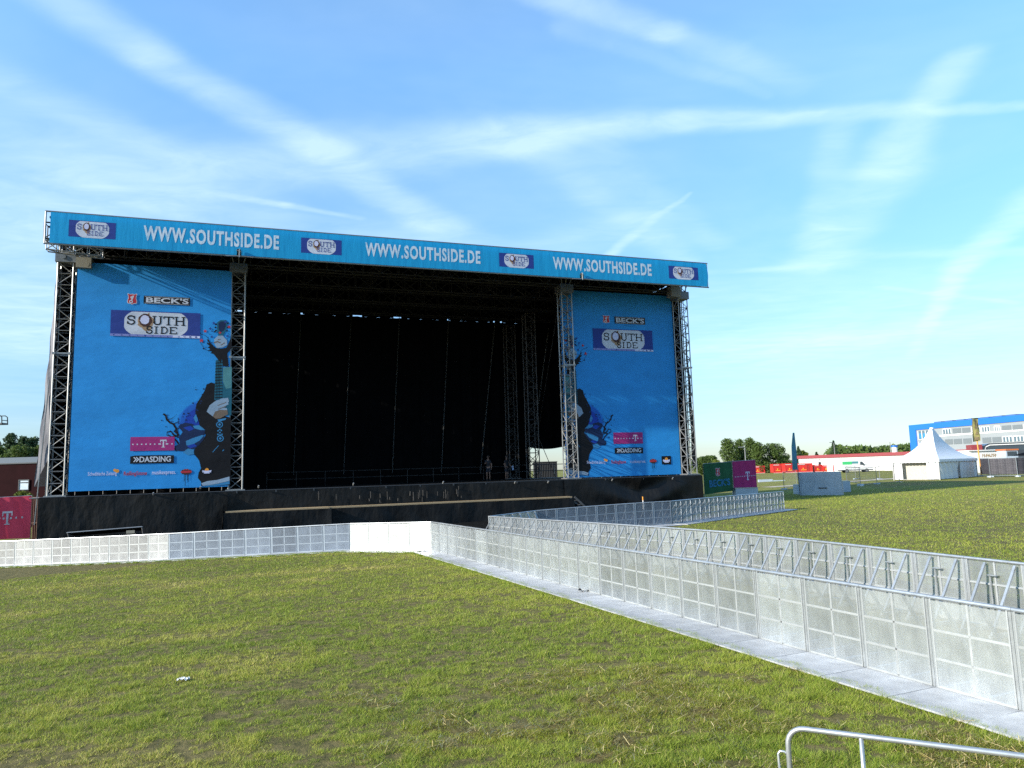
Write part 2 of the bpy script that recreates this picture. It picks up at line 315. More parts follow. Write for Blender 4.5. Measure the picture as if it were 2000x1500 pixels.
# ------------------------------------------------------------------ stage
S0 = np.array([-25.574, 40.704]); SA = .3425; DD = np.array([math.cos(SA), math.sin(SA)]); NN = np.array([math.sin(SA), -math.cos(SA)])
def onp(px, py, d=0.):           # a point of the plane d metres before the tower line: (s, d, z)
    q = ray(px, py); t = ((d+S0@NN))/(q[:2]@NN); Q = np.array([0, 0, EYE])+q*t
    return ((Q[:2]-S0)@DD, d, Q[2])
def sw(s, d, z): q = S0+DD*s+NN*d; return (q[0], q[1], z)   # stage frame to world
T_S = [0, 9.294, 31.37, 41.04]; DK = 2.42; TT = 15.75
stage = thing('concert_stage', 'huge black open air stage with silver truss towers and flat roof', 'stage', sw(0, 0, 0), SA)
def L3(s, d, z): return (s, -d, z)
def truss(mb, p, q, a, b, bay, rc, rb, m=0, nch=6, start=0):
    """box truss from p to q, section vectors a and b"""
    p, q, a, b = Vector(p), Vector(q), Vector(a), Vector(b); n = max(1, round((q-p).length/bay)); cs = [(-a-b)/2, (a-b)/2, (a+b)/2, (b-a)/2]
    for c in cs: mb.tube(p+c, q+c, rc, nch, m)
    for i in range(n+1):
        o = p.lerp(q, i/n)
        for k in range(4): mb.tube(o+cs[k], o+cs[(k+1) % 4], rb, 4, m, cap=False)
        if i < n:
            o2 = p.lerp(q, (i+1)/n)
            for k in range(4):
                c1, c2 = (cs[k], cs[(k+1) % 4]) if (i+k+start) % 2 == 0 else (cs[(k+1) % 4], cs[k])
                mb.tube(o+c1, o2+c2, rb, 4, m, cap=False)
def tower(s, d, z0, z1, w=.78, bright=True, sleeve=True):
    mb = MB(); truss(mb, L3(s, d, z0+.06), L3(s, d, z1), (w, 0, 0), (0, w, 0), .665, .042, .026)
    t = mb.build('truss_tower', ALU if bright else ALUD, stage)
    q = MB(); q.box((s-w*.7, -d-w*.7, z0), (s+w*.7, -d+w*.7, z0+.06))
    q.build('base_plate', ALU, t)
    j = MB()
    for zj in ([z0+.06+.665*12] if sleeve else []):
        for a, b in ((-1, -1), (1, -1), (1, 1), (-1, 1)): j.box((s+a*w/2-.08, -d+b*w/2-.08, zj-.06), (s+a*w/2+.08, -d+b*w/2+.08, zj+.06))
        for y_ in (-d-w/2, -d+w/2): j.bar((s-w/2, y_, zj), (s+w/2, y_, zj), .04, .09)
        for x_ in (s-w/2, s+w/2): j.bar((x_, -d-w/2, zj), (x_, -d+w/2, zj), .04, .09)
    if j.f: j.build('joint_plate', ALU, t)
    if sleeve:
        b = MB(); b.box((s-w*.66, -d-w*.66, z1+.002), (s+w*.66, -d+w*.66, z1+.56)); b.tube((s-.1, -d-w*.66-.05, z1+.3), (s-.1, -d-w*.66, z1+.3), .13, 10); b.build('sleeve_block', SLEEVE, t)
    return t
SLEEVE = M('painted_sleeve_block', (.15, .16, .16), .5, .3, var=.2)
for s in T_S: tower(s, 0, DK, TT)
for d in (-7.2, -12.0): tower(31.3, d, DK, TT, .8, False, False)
# roof: frame trusses, tarpaulin cover
FD = 3.23; RZ = 16.45
rf = MB(); rf.box((-.3, -FD+.3, 17.50), (41.3, 13.6, 17.60)); rf.box((-.3, 13.45, 16.9), (41.3, 13.6, 17.497))
roof = rf.build('roof', ROOFM, stage)
rt = MB()
for d in (FD-.55, 0, -4, -8, -12): truss(rt, L3(-.5, d, 16.75), L3(41.4, d, 16.75), (0, .7, 0), (0, 0, .9), 1.15, .045, .03, nch=4)
for s in [.0, 4.6, 9.294, 13.7, 18.1, 22.5, 26.9, 31.37, 36.2, 41.04]: truss(rt, L3(s, FD-.9, 17.08), L3(s, -12.4, 17.08), (.5, 0, 0), (0, 0, .5), 1.3, .04, .025, nch=4)
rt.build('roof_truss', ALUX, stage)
ft = MB()
for s0, s1 in ((-.45, 2.2),): truss(ft, L3(s0, FD-.75, 16.05), L3(s1, FD-.75, 15.85), (0, .5, 0), (0, 0, .5), .7, .04, .025)
for s in T_S:                                             # hoist frames over each tower
    hf = MB()
    for a in (-.28, 0, .28): hf.tube(L3(s+a, .3, TT+.56), L3(s+a*1.6, .5, RZ+.5), .04, 5)
    hf.bar(L3(s-.4, .3, TT+.60), L3(s+.4, .3, TT+.60), .06, .08); hf.build('hoist_frame', ALU, stage)
ft.build('corner_truss', ALU, stage)
ce = MB(); ce.box((-.25, -FD+.4, 17.42), (41.25, 13.4, 17.48)); ce.build('roof_lining', BLACK, stage)
# floor
dk = MB(); dk.box((-.65, -.75, DK-.14), (41.45, 13.3, DK)); dk.build('stage_deck', DECKM, stage)
eb = MB(); eb.tube(L3(-.66, .82, DK-.02), L3(41.45, .82, DK-.05), .03, 6)
for s in np.arange(.6, 41.3, 2.2): eb.box((s-.04, -.9, DK-.16), (s+.04, -.82, DK-.02))
eb.build('deck_edge_rail', DARKM, stage)
# skirts
def drape(name, s0, s1, d, zt0, zt1, zb, mat, amp=.07, k=2.2, seed=0, gather=None, nu=60, nv=8):
    r = np.random.default_rng(seed); ph = r.uniform(0, 6.28, 6)
    def fn(u, v):
        s = s0+(s1-s0)*u; zt = zt0+(zt1-zt0)*u; z = zb+(zt-zb)*v
        w = amp*(math.sin(s*k+ph[0]+.6*math.sin(z*1.3+ph[2]))*.5+math.sin(s*k*2.7+ph[1]+z)*.25)*(1.15-v*.7)
        if gather is not None:
            for gs, ww in gather:
                q = abs(s-gs)/ww
                if q < 1: z += -(1-v)*0+(-.0); w += .22*math.cos(q*math.pi*1.6+(zt-z)*3.2)*(1-q)
        return L3(s, d+w, z)
    return MB().grid(fn, nu, nv).build(name, mat, stage, smooth=True)
drape('skirt', -.68, 8.9, .95, DK-.05, DK-.05, -1.25, SKIRT, .12, .9, 1, nu=50)
drape('skirt', 8.8, 30.65, .88, DK-.06, DK-.06, -.7, SKIRT, .06, 1.5, 2, nu=90)
drape('skirt', 30.4, 36.4, .95, DK-.06, DK-.06, -.3, SKIRT, .10, 1.2, 3, gather=[(36.3, 4.5)], nu=60, nv=14)
drape('skirt', 36.2, 41.5, .97, DK-.06, DK-.06, -.3, SKIRT, .10, 1.2, 4, gather=[(36.3, 4.5)], nu=60, nv=14)
sd = MB()
for (sx, d0, d1) in ((-.66, .9, -13.2), (41.47, .9, -13.2)): sd.grid(lambda u, v, sx=sx, d0=d0, d1=d1: L3(sx+.05*math.sin(u*30), d0+(d1-d0)*u, -1.2+(DK+1.15)*v), 30, 2)
sd.build('side_skirt', SKIRT, stage, smooth=True)
# low walkway in front of the stage
PW = 1.28
wk = MB(); wk.box((8.85, -2.35, PW-.10), (14.6, -.99, PW)); wk.box((14.6, -1.75, PW-.10), (30.6, -.99, PW-.012))
wk.build('front_walkway', WOOD, stage)
drape('walkway_skirt', 8.75, 14.7, 2.42, PW-.07, PW-.07, -.8, SKIRT, .09, 1.6, 8, nu=40)
drape('walkway_skirt', 14.7, 30.7, 1.86, PW-.1, PW-.14, -.6, SKIRT, .09, 1.3, 9, nu=80)
e = MB(); e.grid(lambda u, v: L3(8.72+.12*math.sin(v*4+u*9)*(1-v), .95+1.5*u, -.9+(DK+.75-1.1*u)*v), 8, 8); e.build('walkway_end_cover', SKIRT, stage, smooth=True)
st = MB()
for i in range(4): st.box((30.75+i*.3, -1.9, PW-.28*(i+1)-.03), (31.05+i*.3, -1.0, PW-.28*(i+1)))
st.bar((30.7, -1.92, PW-.05), (32.0, -1.92, .05), .05, .12); st.bar((30.7, -.98, PW-.05), (32.0, -.98, .05), .05, .12); st.build('access_stairs', ALUD, stage)
pk = MB()
rs = np.random.default_rng(5)
for i in range(26):                                        # posts of the deck underside seen through the torn skirt
    s = rs.uniform(13.2, 23.5); z0 = rs.uniform(1.3, 1.75); pk.tube(L3(s, 1.0, z0), L3(s+rs.uniform(-.02, .02), 1.0, z0+rs.uniform(.15, .55)), rs.uniform(.015, .03), 5)
pk.build('deck_prop', ALUX, stage)
# drapes at the back and on the sides
zg = 16.25
bd = MB(); BX0, BX1, BDp = -.6, 33.2, -13.0
holes = sorted([(onp(px, 606, BDp)[0], w) for px, w in ((589, .16), (698, .75), (776, .65), (875, .16), (965, .2), (978, .16), (466, .5))])
xs = BX0
for c, w in holes:
    bd.box((xs, 13.0, zg), (c-w/2, 13.06, zg+.11)); xs = c+w/2
bd.box((xs, 13.0, zg), (BX1, 13.06, zg+.11)); bd.box((BX0, 13.0, zg+.11), (BX1, 13.06, 17.0))
bdo = bd.build('back_drape_header', BLACK, stage)
def fold(u, v, s0, s1): s = s0+(s1-s0)*u; return (s, 13.02+.07*math.sin(s*5.1)+.05*math.sin(s*12.3), DK+(zg-DK)*v)
MB().grid(lambda u, v: fold(u, v, BX0, BX1), 220, 2).build('back_drape', BLACK, stage, smooth=True)
SEAM = M('grey_drape_seam', (.11, .115, .11), .7, var=.3)
for (xa, ya, xb, yb) in ((588, 612, 573, 928), (686, 612, 671, 926), (780, 614, 766, 924), (876, 622, 862, 922), (967, 625, 938, 925)):
    a, b = onp(xa, ya, -12.75), onp(xb, yb, -12.75); MB().bar(L3(*a), L3(*b), .02, .2).build('drape_batten', SEAM, stage)
a, b = onp(1072, 640, -12.6), onp(1043, 850, -12.6); MB().bar(L3(*a), L3(*b), .02, .16).build('drape_batten', SEAM, stage)
rw = MB()                                                  # raised drape of the right wing, bottom edge sagging
rw.grid(lambda u, v: (33.2+8.6*u, 13.04+.06*math.sin(u*44), (5.15-.22*math.sin(u*math.pi*2.3+.15)*1)*(1-v)+17.0*v), 60, 4); rw.build('wing_drape', BLACK, stage, smooth=True)
sw_ = MB()
sw_.grid(lambda u, v: (41.42+.03*.06*math.sin(u*40), 13.1*u+.5, DK*(1-v)+17.4*v), 30, 2).build('side_drape', BLACK, stage, smooth=True); sw_ = MB(); sw_.grid(lambda u, v: (-.6+.06*math.sin(u*40), 13.1*u+.5, DK*(1-v)+17.4*v), 30, 2)
sw_.build('side_drape', BLACK, stage, smooth=True)
wl = MB(); wl.grid(lambda u, v: (.45+8.4*u, .55+.05*math.sin(u*50), DK+(16.4-DK)*v), 40, 2).build('banner_backing', BLACK, stage, smooth=True); wl = MB(); wl.grid(lambda u, v: (31.9+8.7*u, .55+.05*math.sin(u*50), 6.2+(16.4-6.2)*v), 40, 2); wl.build('banner_backing', BLACK, stage, smooth=True)
# outer wind cloths beside the end towers
wc = MB(); wc.grid(lambda u, v: (-.42-(.12+.62*(1-v)**1.2)*(1-u)-.03*math.sin(v*30+u*3), -.1+.25*(1-u)+.05*math.sin(v*22+u*5), 4.9*u*0+3.0+(15.6-3.0)*v+(1.6*u*(1-v)**3)), 6, 40)
wc.grid(lambda u, v: (-.54-.62*(1-v)**1.2-.03*math.sin(v*30), .15+6*u, 3.0+12.6*v), 8, 40); wc.build('wind_cloth', GREYCLOTH, stage, smooth=True)
wc2 = MB(); wc2.grid(lambda u, v: (41.5+(.05+.42*(1-v)**1.3)*u, .25+.05*math.sin(v*22), 3.0+12.9*v), 4, 40); wc2.build('wind_cloth', SKIRT, stage, smooth=True)
lg = MB(); lg.tube(L3(-1.0, .1, DK-1.5), L3(-.62, .1, 9), .035, 5); lg.tube(L3(-.62, -.3, DK-.2), L3(-.62, -.3, 4.2), .04, 5); lg.tube(L3(-1.25, .3, DK-.05), L3(-.3, .3, DK-.02), .035, 5); lg.build('wind_cloth_pole', ALU, stage)
for (pa, pb, nm) in (((150, 503), (179, 525), 0), ((1308, 560), (1328, 581), 1)):
    a, b = onp(*pa, .55), onp(*pb, .55); c = MB(); c.box((a[0], -.75, b[2]), (b[0], -.1, a[2])); c.tube((b[0]-.2, -.76, b[2]+.2), (b[0]-.2, -.45, b[2]+.2), .12, 8); c.build('motor_housing', WHITEBOX, stage)
# rails at the back of the deck
def railing(name, pts, z0, h, step, parent, mat, r=.025):
    mb = MB()
    for (a, b) in zip(pts[:-1], pts[1:]):
        a, b = Vector(a), Vector(b); n = max(1, round((b-a).length/step))
        for zz_ in (h, h*.52): mb.tube(a+Vector((0, 0, z0+zz_)), b+Vector((0, 0, z0+zz_)), r, 5)
        for i in range(n+1): q = a.lerp(b, i/n); mb.tube(q+Vector((0, 0, z0)), q+Vector((0, 0, z0+h)), r, 5)
    return mb.build(name, mat, parent)
railing('guard_rail', [(11.2, 8.2, 0), (29.5, 8.2, 0)], DK, 1.05, 2.0, stage, ALUX, .02)
railing('guard_rail', [(31.9, 12.7, 0), (34.2, 12.7, 0), (40.5, 12.7, 0)], DK, 1.15, 1.3, stage, ALU, .03)
cb = MB(); a, b = onp(1095, 570, -1), onp(1071, 650, -1); cb.tube(L3(*onp(1094, 575, -.6)), L3(*onp(1050, 850, -11)), .025, 5); cb.tube(L3(*onp(1050, 850, -11)), L3(*onp(1086, 935, -11)), .03, 5); cb.build('guy_rope', ALUD, stage)
for px, py in ((300, 964), (392, 952), (505, 950), (690, 945), (865, 942), (1005, 942), (1070, 941), (1195, 937), (1255, 936), (1313, 934)):
    s, d, z = onp(px, py, 1.0); MB().tube(L3(s, 1.0, z-.07), L3(s, 1.12, z+.05), .045, 6).build('skirt_clip', GALV, stage)

# ------------------------------------------------------------------ printing helpers
class Print:
    """flat ink shapes in a (u, v) plane; put maps (u, v, layer) to a point"""
    def __init__(s, put, parent): s.put = put; s.parent = parent
    def new(s): s.mb = MB(); s.k = 0; return s
    def poly(s, pts, lay=1, m=0): s.mb.poly([s.put(u, v, lay) for u, v in pts], m); return s
    def rect(s, u0, v0, u1, v1, lay=1, m=0): return s.poly([(u0, v0), (u1, v0), (u1, v1), (u0, v1)], lay, m)
    def disc(s, u, v, r, lay=1, m=0, n=20, sq=1.): return s.poly([(u+r*math.cos(t), v+r*sq*math.sin(t)) for t in [2*math.pi*i/n for i in range(n)]], lay, m)
    def stroke(s, pts, w, lay=1, m=0, taper=False):
        s.k += 1; lay += s.k*.04; pts = [Vector(p).to_2d() for p in pts]; n = len(pts); Ls = []; Rs = []
        for i, p in enumerate(pts):
            d1 = (p-pts[i-1]).normalized() if i else (pts[1]-p).normalized(); d2 = (pts[i+1]-p).normalized() if i < n-1 else d1
            if n > 2 and (pts[0]-pts[-1]).length < 1e-6 and i in (0, n-1): d1 = (pts[-1]-pts[-2]).normalized(); d2 = (pts[1]-pts[0]).normalized()
            t = d1+d2; t = t.normalized() if t.length > 1e-3 else d1; nn = Vector((-t.y, t.x)); c = max(.5, nn.dot(Vector((-d1.y, d1.x)))); h = w/2/c*((1-.8*i/(n-1)) if taper else 1)
            Ls.append(p+nn*h); Rs.append(p-nn*h)
        vs = [s.put(q.x, q.y, lay) for q in Ls+Rs]; s.mb.add(vs, [(i, i+1, n+i+1, n+i) for i in range(n-1)], m); return s
    def done(s, name, mats, parent=None): return s.mb.build(name, mats, parent or s.parent)
def arc(cx, cy, rx, ry, a0, a1, n=10): return [(cx+rx*math.cos(R_(a0+(a1-a0)*i/n)), cy+ry*math.sin(R_(a0+(a1-a0)*i/n))) for i in range(n+1)]
SLAB = {  # slab-serif capitals as strokes in a unit box: (points, weight)
 'S': [(arc(.5, .74, .36, .24, 15, 270, 12)[0:]+arc(.5, .26, .38, .26, 90, -165, 12)[1:], 1), ([(.86, .62), (.86, .98)], .8), ([(.12, .02), (.12, .36)], .8)],
 'U': [([(.2, .97), (.2, .3)]+arc(.5, .3, .3, .28, 180, 360, 10)+[(.8, .97)], 1), ([(.02, .97), (.4, .97)], .7), ([(.62, .97), (.98, .97)], .7)],
 'T': [([(.5, .97), (.5, .03)], 1), ([(.03, .95), (.97, .95)], .9), ([(.05, .95), (.05, .72)], .8), ([(.95, .95), (.95, .72)], .8), ([(.3, .03), (.7, .03)], .7)],
 'H': [([(.2, .97), (.2, .03)], 1), ([(.8, .97), (.8, .03)], 1), ([(.2, .5), (.8, .5)], .8), ([(.03, .97), (.37, .97)], .7), ([(.63, .97), (.97, .97)], .7), ([(.03, .03), (.37, .03)], .7), ([(.63, .03), (.97, .03)], .7)],
 'I': [([(.5, .97), (.5, .03)], 1), ([(.2, .97), (.8, .97)], .7), ([(.2, .03), (.8, .03)], .7)],
 'D': [([(.2, .97), (.2, .03)], 1), ([(.04, .95), (.45, .95)]+arc(.45, .5, .45, .45, 90, -90, 12)+[(.04, .05)], .9)],
 'E': [([(.2, .97), (.2, .03)], 1), ([(.04, .95), (.92, .95)], .8), ([(.2, .5), (.7, .5)], .7), ([(.04, .05), (.95, .05)], .8), ([(.92, .95), (.92, .72)], .7), ([(.95, .05), (.95, .3)], .7)]}
def slab_letter(pr, ch, u0, v0, w, h, wt, lay, m=0):
    for pts, k in SLAB[ch]: pr.stroke([(u0+x*w, v0+y*h) for x, y in pts], wt*k, lay, m)
def text_mesh(txt, spacing=1., bold=0.):
    cu = bpy.data.curves.new('lettering', 'FONT'); cu.body = txt; cu.size = 1; cu.space_character = spacing; cu.offset = bold; cu.resolution_u = 3
    o = bpy.data.objects.new('lettering', cu); COL.objects.link(o); dg = bpy.context.evaluated_depsgraph_get(); me = bpy.data.meshes.new_from_object(o.evaluated_get(dg))
    vs = [v.co.copy() for v in me.vertices]; fs = [tuple(p.vertices) for p in me.polygons]; bpy.data.objects.remove(o); bpy.data.curves.remove(cu); bpy.data.meshes.remove(me)
    x0 = min(v.x for v in vs); x1 = max(v.x for v in vs); y0 = min(v.y for v in vs); y1 = max(v.y for v in vs)
    return [((v.x-x0)/(x1-x0), (v.y-y0)/(y1-y0)) for v in vs], fs
def text(pr, txt, u0, v0, u1, v1, lay=1, m=0, spacing=1., bold=0.):
    vs, fs = text_mesh(txt, spacing, bold); pr.mb.add([pr.put(u0+(u1-u0)*x, v0+(v1-v0)*y, lay) for x, y in vs], fs, m); return pr
def festival_logo(pr, u0, v0, u1, v1, big):
    W_, H_ = u1-u0, v1-v0
    X = lambda a: u0+a*W_
    Y = lambda b: v0+b*H_
    pr.new().rect(u0, v0, u1, v1, 1); field = pr.done('logo_field', I_NAVY)
    b0 = .085 if big else -.02
    cl = [(min(.857, max(.148, .5025+.37*math.copysign(abs(math.cos(t))**.85, math.cos(t)))), min(.965, max(b0, .52+.62*math.copysign(abs(math.sin(t))**1, math.sin(t))))) for t in [2*math.pi*i/48 for i in range(48)]]
    pr.new().poly([(X(a), Y(b)) for a, b in cl], 2); pr.done('logo_oval', I_WHITE, field)
    pr.new(); rr = np.random.default_rng(3)
    for k, (cx, cy, rx, ry) in enumerate(((.385, .60, .088, .29), (.395, .47, .055, .27))):
        pr.poly([(X(cx+rx*(1+.12*rr.normal())*math.cos(t)), Y(cy+ry*(1+.1*rr.normal())*math.sin(t))) for t in [2*math.pi*i/22 for i in range(22)]], 3+k*.3)
    pr.done('scorch_mark', I_BROWN, field)
    pr.new().poly([(X(.378+.073*(1+.06*rr.normal())*math.cos(t)), Y(.64+.255*(1+.05*rr.normal())*math.sin(t))) for t in [2*math.pi*i/24 for i in range(24)]], 4); pr.done('burnt_ring', I_SCORCH, field)
    pr.new().poly([(X(.372+.051*(1+.07*rr.normal())*math.cos(t)), Y(.665+.175*(1+.06*rr.normal())*math.sin(t))) for t in [2*math.pi*i/22 for i in range(22)]], 5); pr.done('burnt_hole', I_PALE, field)
    wt = .016*W_
    pr.new(); slab_letter(pr, 'S', X(.172), Y(.47), .098*W_, .33*H_, wt, 6)
    for ch, a, w in (('U', .452, .12), ('T', .578, .118), ('H', .698, .135)): slab_letter(pr, ch, X(a), Y(.48), w*W_, .335*H_, wt, 6)
    pr.done('logo_lettering', I_NAVY if not big else I_BLACK, field); pr.new()
    for ch, a, w in (('S', .388, .075), ('I', .465, .07), ('D', .548, .085), ('E', .645, .092)): slab_letter(pr, ch, X(a), Y(.135), w*W_, .275*H_, wt*.85, 6)
    pr.done('logo_lettering', I_NAVY if not big else I_BLACK, field)
    if big:
        pr.new().rect(u0, v0, X(.69), Y(.085), 3); pr.done('logo_strip', I_LILAC, field)
        pr.new().rect(X(.69), v0, u1, Y(.085), 3); pr.done('year_strip', I_PALE, field)
        pr.new()
        for i, ch in enumerate('FESTIVAL'): text(pr, ch, X(.03+i*.085), Y(.018), X(.05+i*.085), Y(.066), 5)
        for i, ch in enumerate('2011'): text(pr, ch, X(.745+i*.066), Y(.018), X(.768+i*.066), Y(.068), 5)
        pr.done('strip_lettering', I_NAVY, field)
def key_shield(pr, u0, v0, u1, v1):
    w, h = u1-u0, v1-v0; X = lambda a: u0+a*w; Y = lambda b: v0+b*h
    sh = [(0, .95), (.12, 1), (.25, .93), (.5, .97), (.75, .93), (.88, 1), (1, .95), (.93, .8), (.9, .55), (1, .3), (.97, .1), (.7, .06), (.5, 0), (.3, .06), (.03, .1), (0, .3), (.1, .55), (.07, .8)]
    pr.new().poly([(X(.5+(a-.5)*1.16), Y(.5+(b-.5)*1.12)) for a, b in sh], 1); f = pr.done('emblem_border', I_WHITE)
    pr.new().poly([(X(a), Y(b)) for a, b in sh], 2); pr.done('emblem_shield', I_RED, f)
    pr.new(); pr.stroke([(X(.42), Y(.32)), (X(.66), Y(.84))], .13*w, 3); pr.stroke([(X(.62), Y(.82)), (X(.34), Y(.66)), (X(.42), Y(.58)), (X(.52), Y(.62))], .12*w, 3)
    pr.stroke([(X(a), Y(b)) for a, b in arc(.38, .22, .17, .12, 0, 360, 12)], .11*w, 3.3); pr.done('emblem_key', I_WHITE, f)
def telekom(pr, u0, v0, u1, v1, n=10, tpos=7, mat=None):
    w, h = u1-u0, v1-v0; pr.new().rect(u0, v0, u1, v1, 1); f = pr.done('panel_field', mat or I_MAG)
    pr.new(); dx = w/(n+.2); y = v0+h*.47; q = min(.16*dx*2, h*.09)
    for i in range(n):
        cx = u0+dx*(i+.6); s = q/2
        if i == tpos:
            pr.rect(cx-h*.045, v0+h*.22, cx+h*.045, v0+h*.78, 2); pr.rect(cx-h*.21, v0+h*.70, cx+h*.21, v0+h*.78, 2.3); pr.rect(cx-h*.21, v0+h*.60, cx-h*.165, v0+h*.70, 2.6); pr.rect(cx+h*.165, v0+h*.60, cx+h*.21, v0+h*.70, 2.6); pr.rect(cx-h*.12, v0+h*.22, cx+h*.12, v0+h*.26, 2.6)
            pr.rect(cx-h*.2-s, y-s, cx-h*.2+s, y+s, 2); pr.rect(cx+h*.2-s, y-s, cx+h*.2+s, y+s, 2)
        else: pr.rect(cx-s, y-s, cx+s, y+s, 2)
    pr.done('panel_lettering', I_WHITE, f); return f

# ------------------------------------------------------------------ roof-edge banner
fb = thing('roof_banner', 'long light blue banner along the front edge of the stage roof', 'banner', sw(0, 0, 0), SA)
FZ0, FZ1, FS0, FS1 = 15.98, 17.78, -.18, 41.35
def fput(u, v, lay): return L3(u, FD+.002*lay+.003, v)
MB().grid(lambda u, v: L3(FS0+(FS1-FS0)*u+(.12*math.sin(v*math.pi)*(u > .999)), FD, FZ0+.04+(FZ1-FZ0-.08)*v), 120, 8).build('banner_sheet', FASCIA, fb)
m_ = MB()
for z in (FZ0, FZ1): m_.tube(L3(-.45, FD-.06, z), L3(41.5, FD-.06, z), .05, 8)
m_.tube(L3(-.42, FD-.06, FZ0), L3(-.42, FD-.06, FZ1), .05, 8); m_.tube(L3(41.42, FD-.06, FZ0), L3(41.42, FD-.06, FZ1), .05, 8)
m_.build('banner_frame_tube', ALU, fb)
pf = Print(fput, fb)
def fs_(px, py): return onp(px, py, FD)
for (x0, y0, x1, y1) in ((134, 434, 226, 467), (588, 468.5, 667, 498.5), (975, 497, 1042, 524.5), (1306, 518, 1363, 542)):
    a = fs_(x0, (y0+y1)/2)[0]; b = fs_(x1, (y0+y1)/2)[0]; festival_logo(pf, a, FZ0+.47, b, FZ0+1.40, False)
for (x0, x1, y) in ((280, 545, 466), (713, 938, 496), (1080, 1272, 519)):
    a = fs_(x0, y)[0]; b = fs_(x1, y)[0]; pf.new(); text(pf, 'WWW.SOUTHSIDE.DE', a, FZ0+.53, b, FZ0+1.41, 2, 0, 1.15, .036); pf.done('banner_lettering', I_WORN)
for px, py in ((466, 492), (1135, 536)):                    # snagged lower edge over the inner towers
    s, _, z = fs_(px, py); q = MB(); q.poly([L3(s-.1, FD+.06, FZ0+.02), L3(s+.16, FD+.06, FZ0+.02), L3(s+.13, FD+.06, FZ0+.36), L3(s-.07, FD+.06, FZ0+.4)])
    q.build('banner_slit', BLACK, fb)
    q = MB(); q.tube(L3(s-.12, FD+.1, FZ0+.3), L3(s+.16, FD+.1, FZ0+.22), .03, 5); q.tube(L3(s+.05, FD+.1, FZ0-.1), L3(s+.06, FD+.1, FZ0+.4), .045, 5); q.tube(L3(s+.02, FD+.1, FZ0-.03), L3(s-.7, FD+.09, FZ0-.06), .03, 5); q.tube(L3(s+.08, FD+.1, FZ0-.03), L3(s+.8, FD+.09, FZ0-.06), .03, 5); q.build('fixing_clamp', ALU, fb)

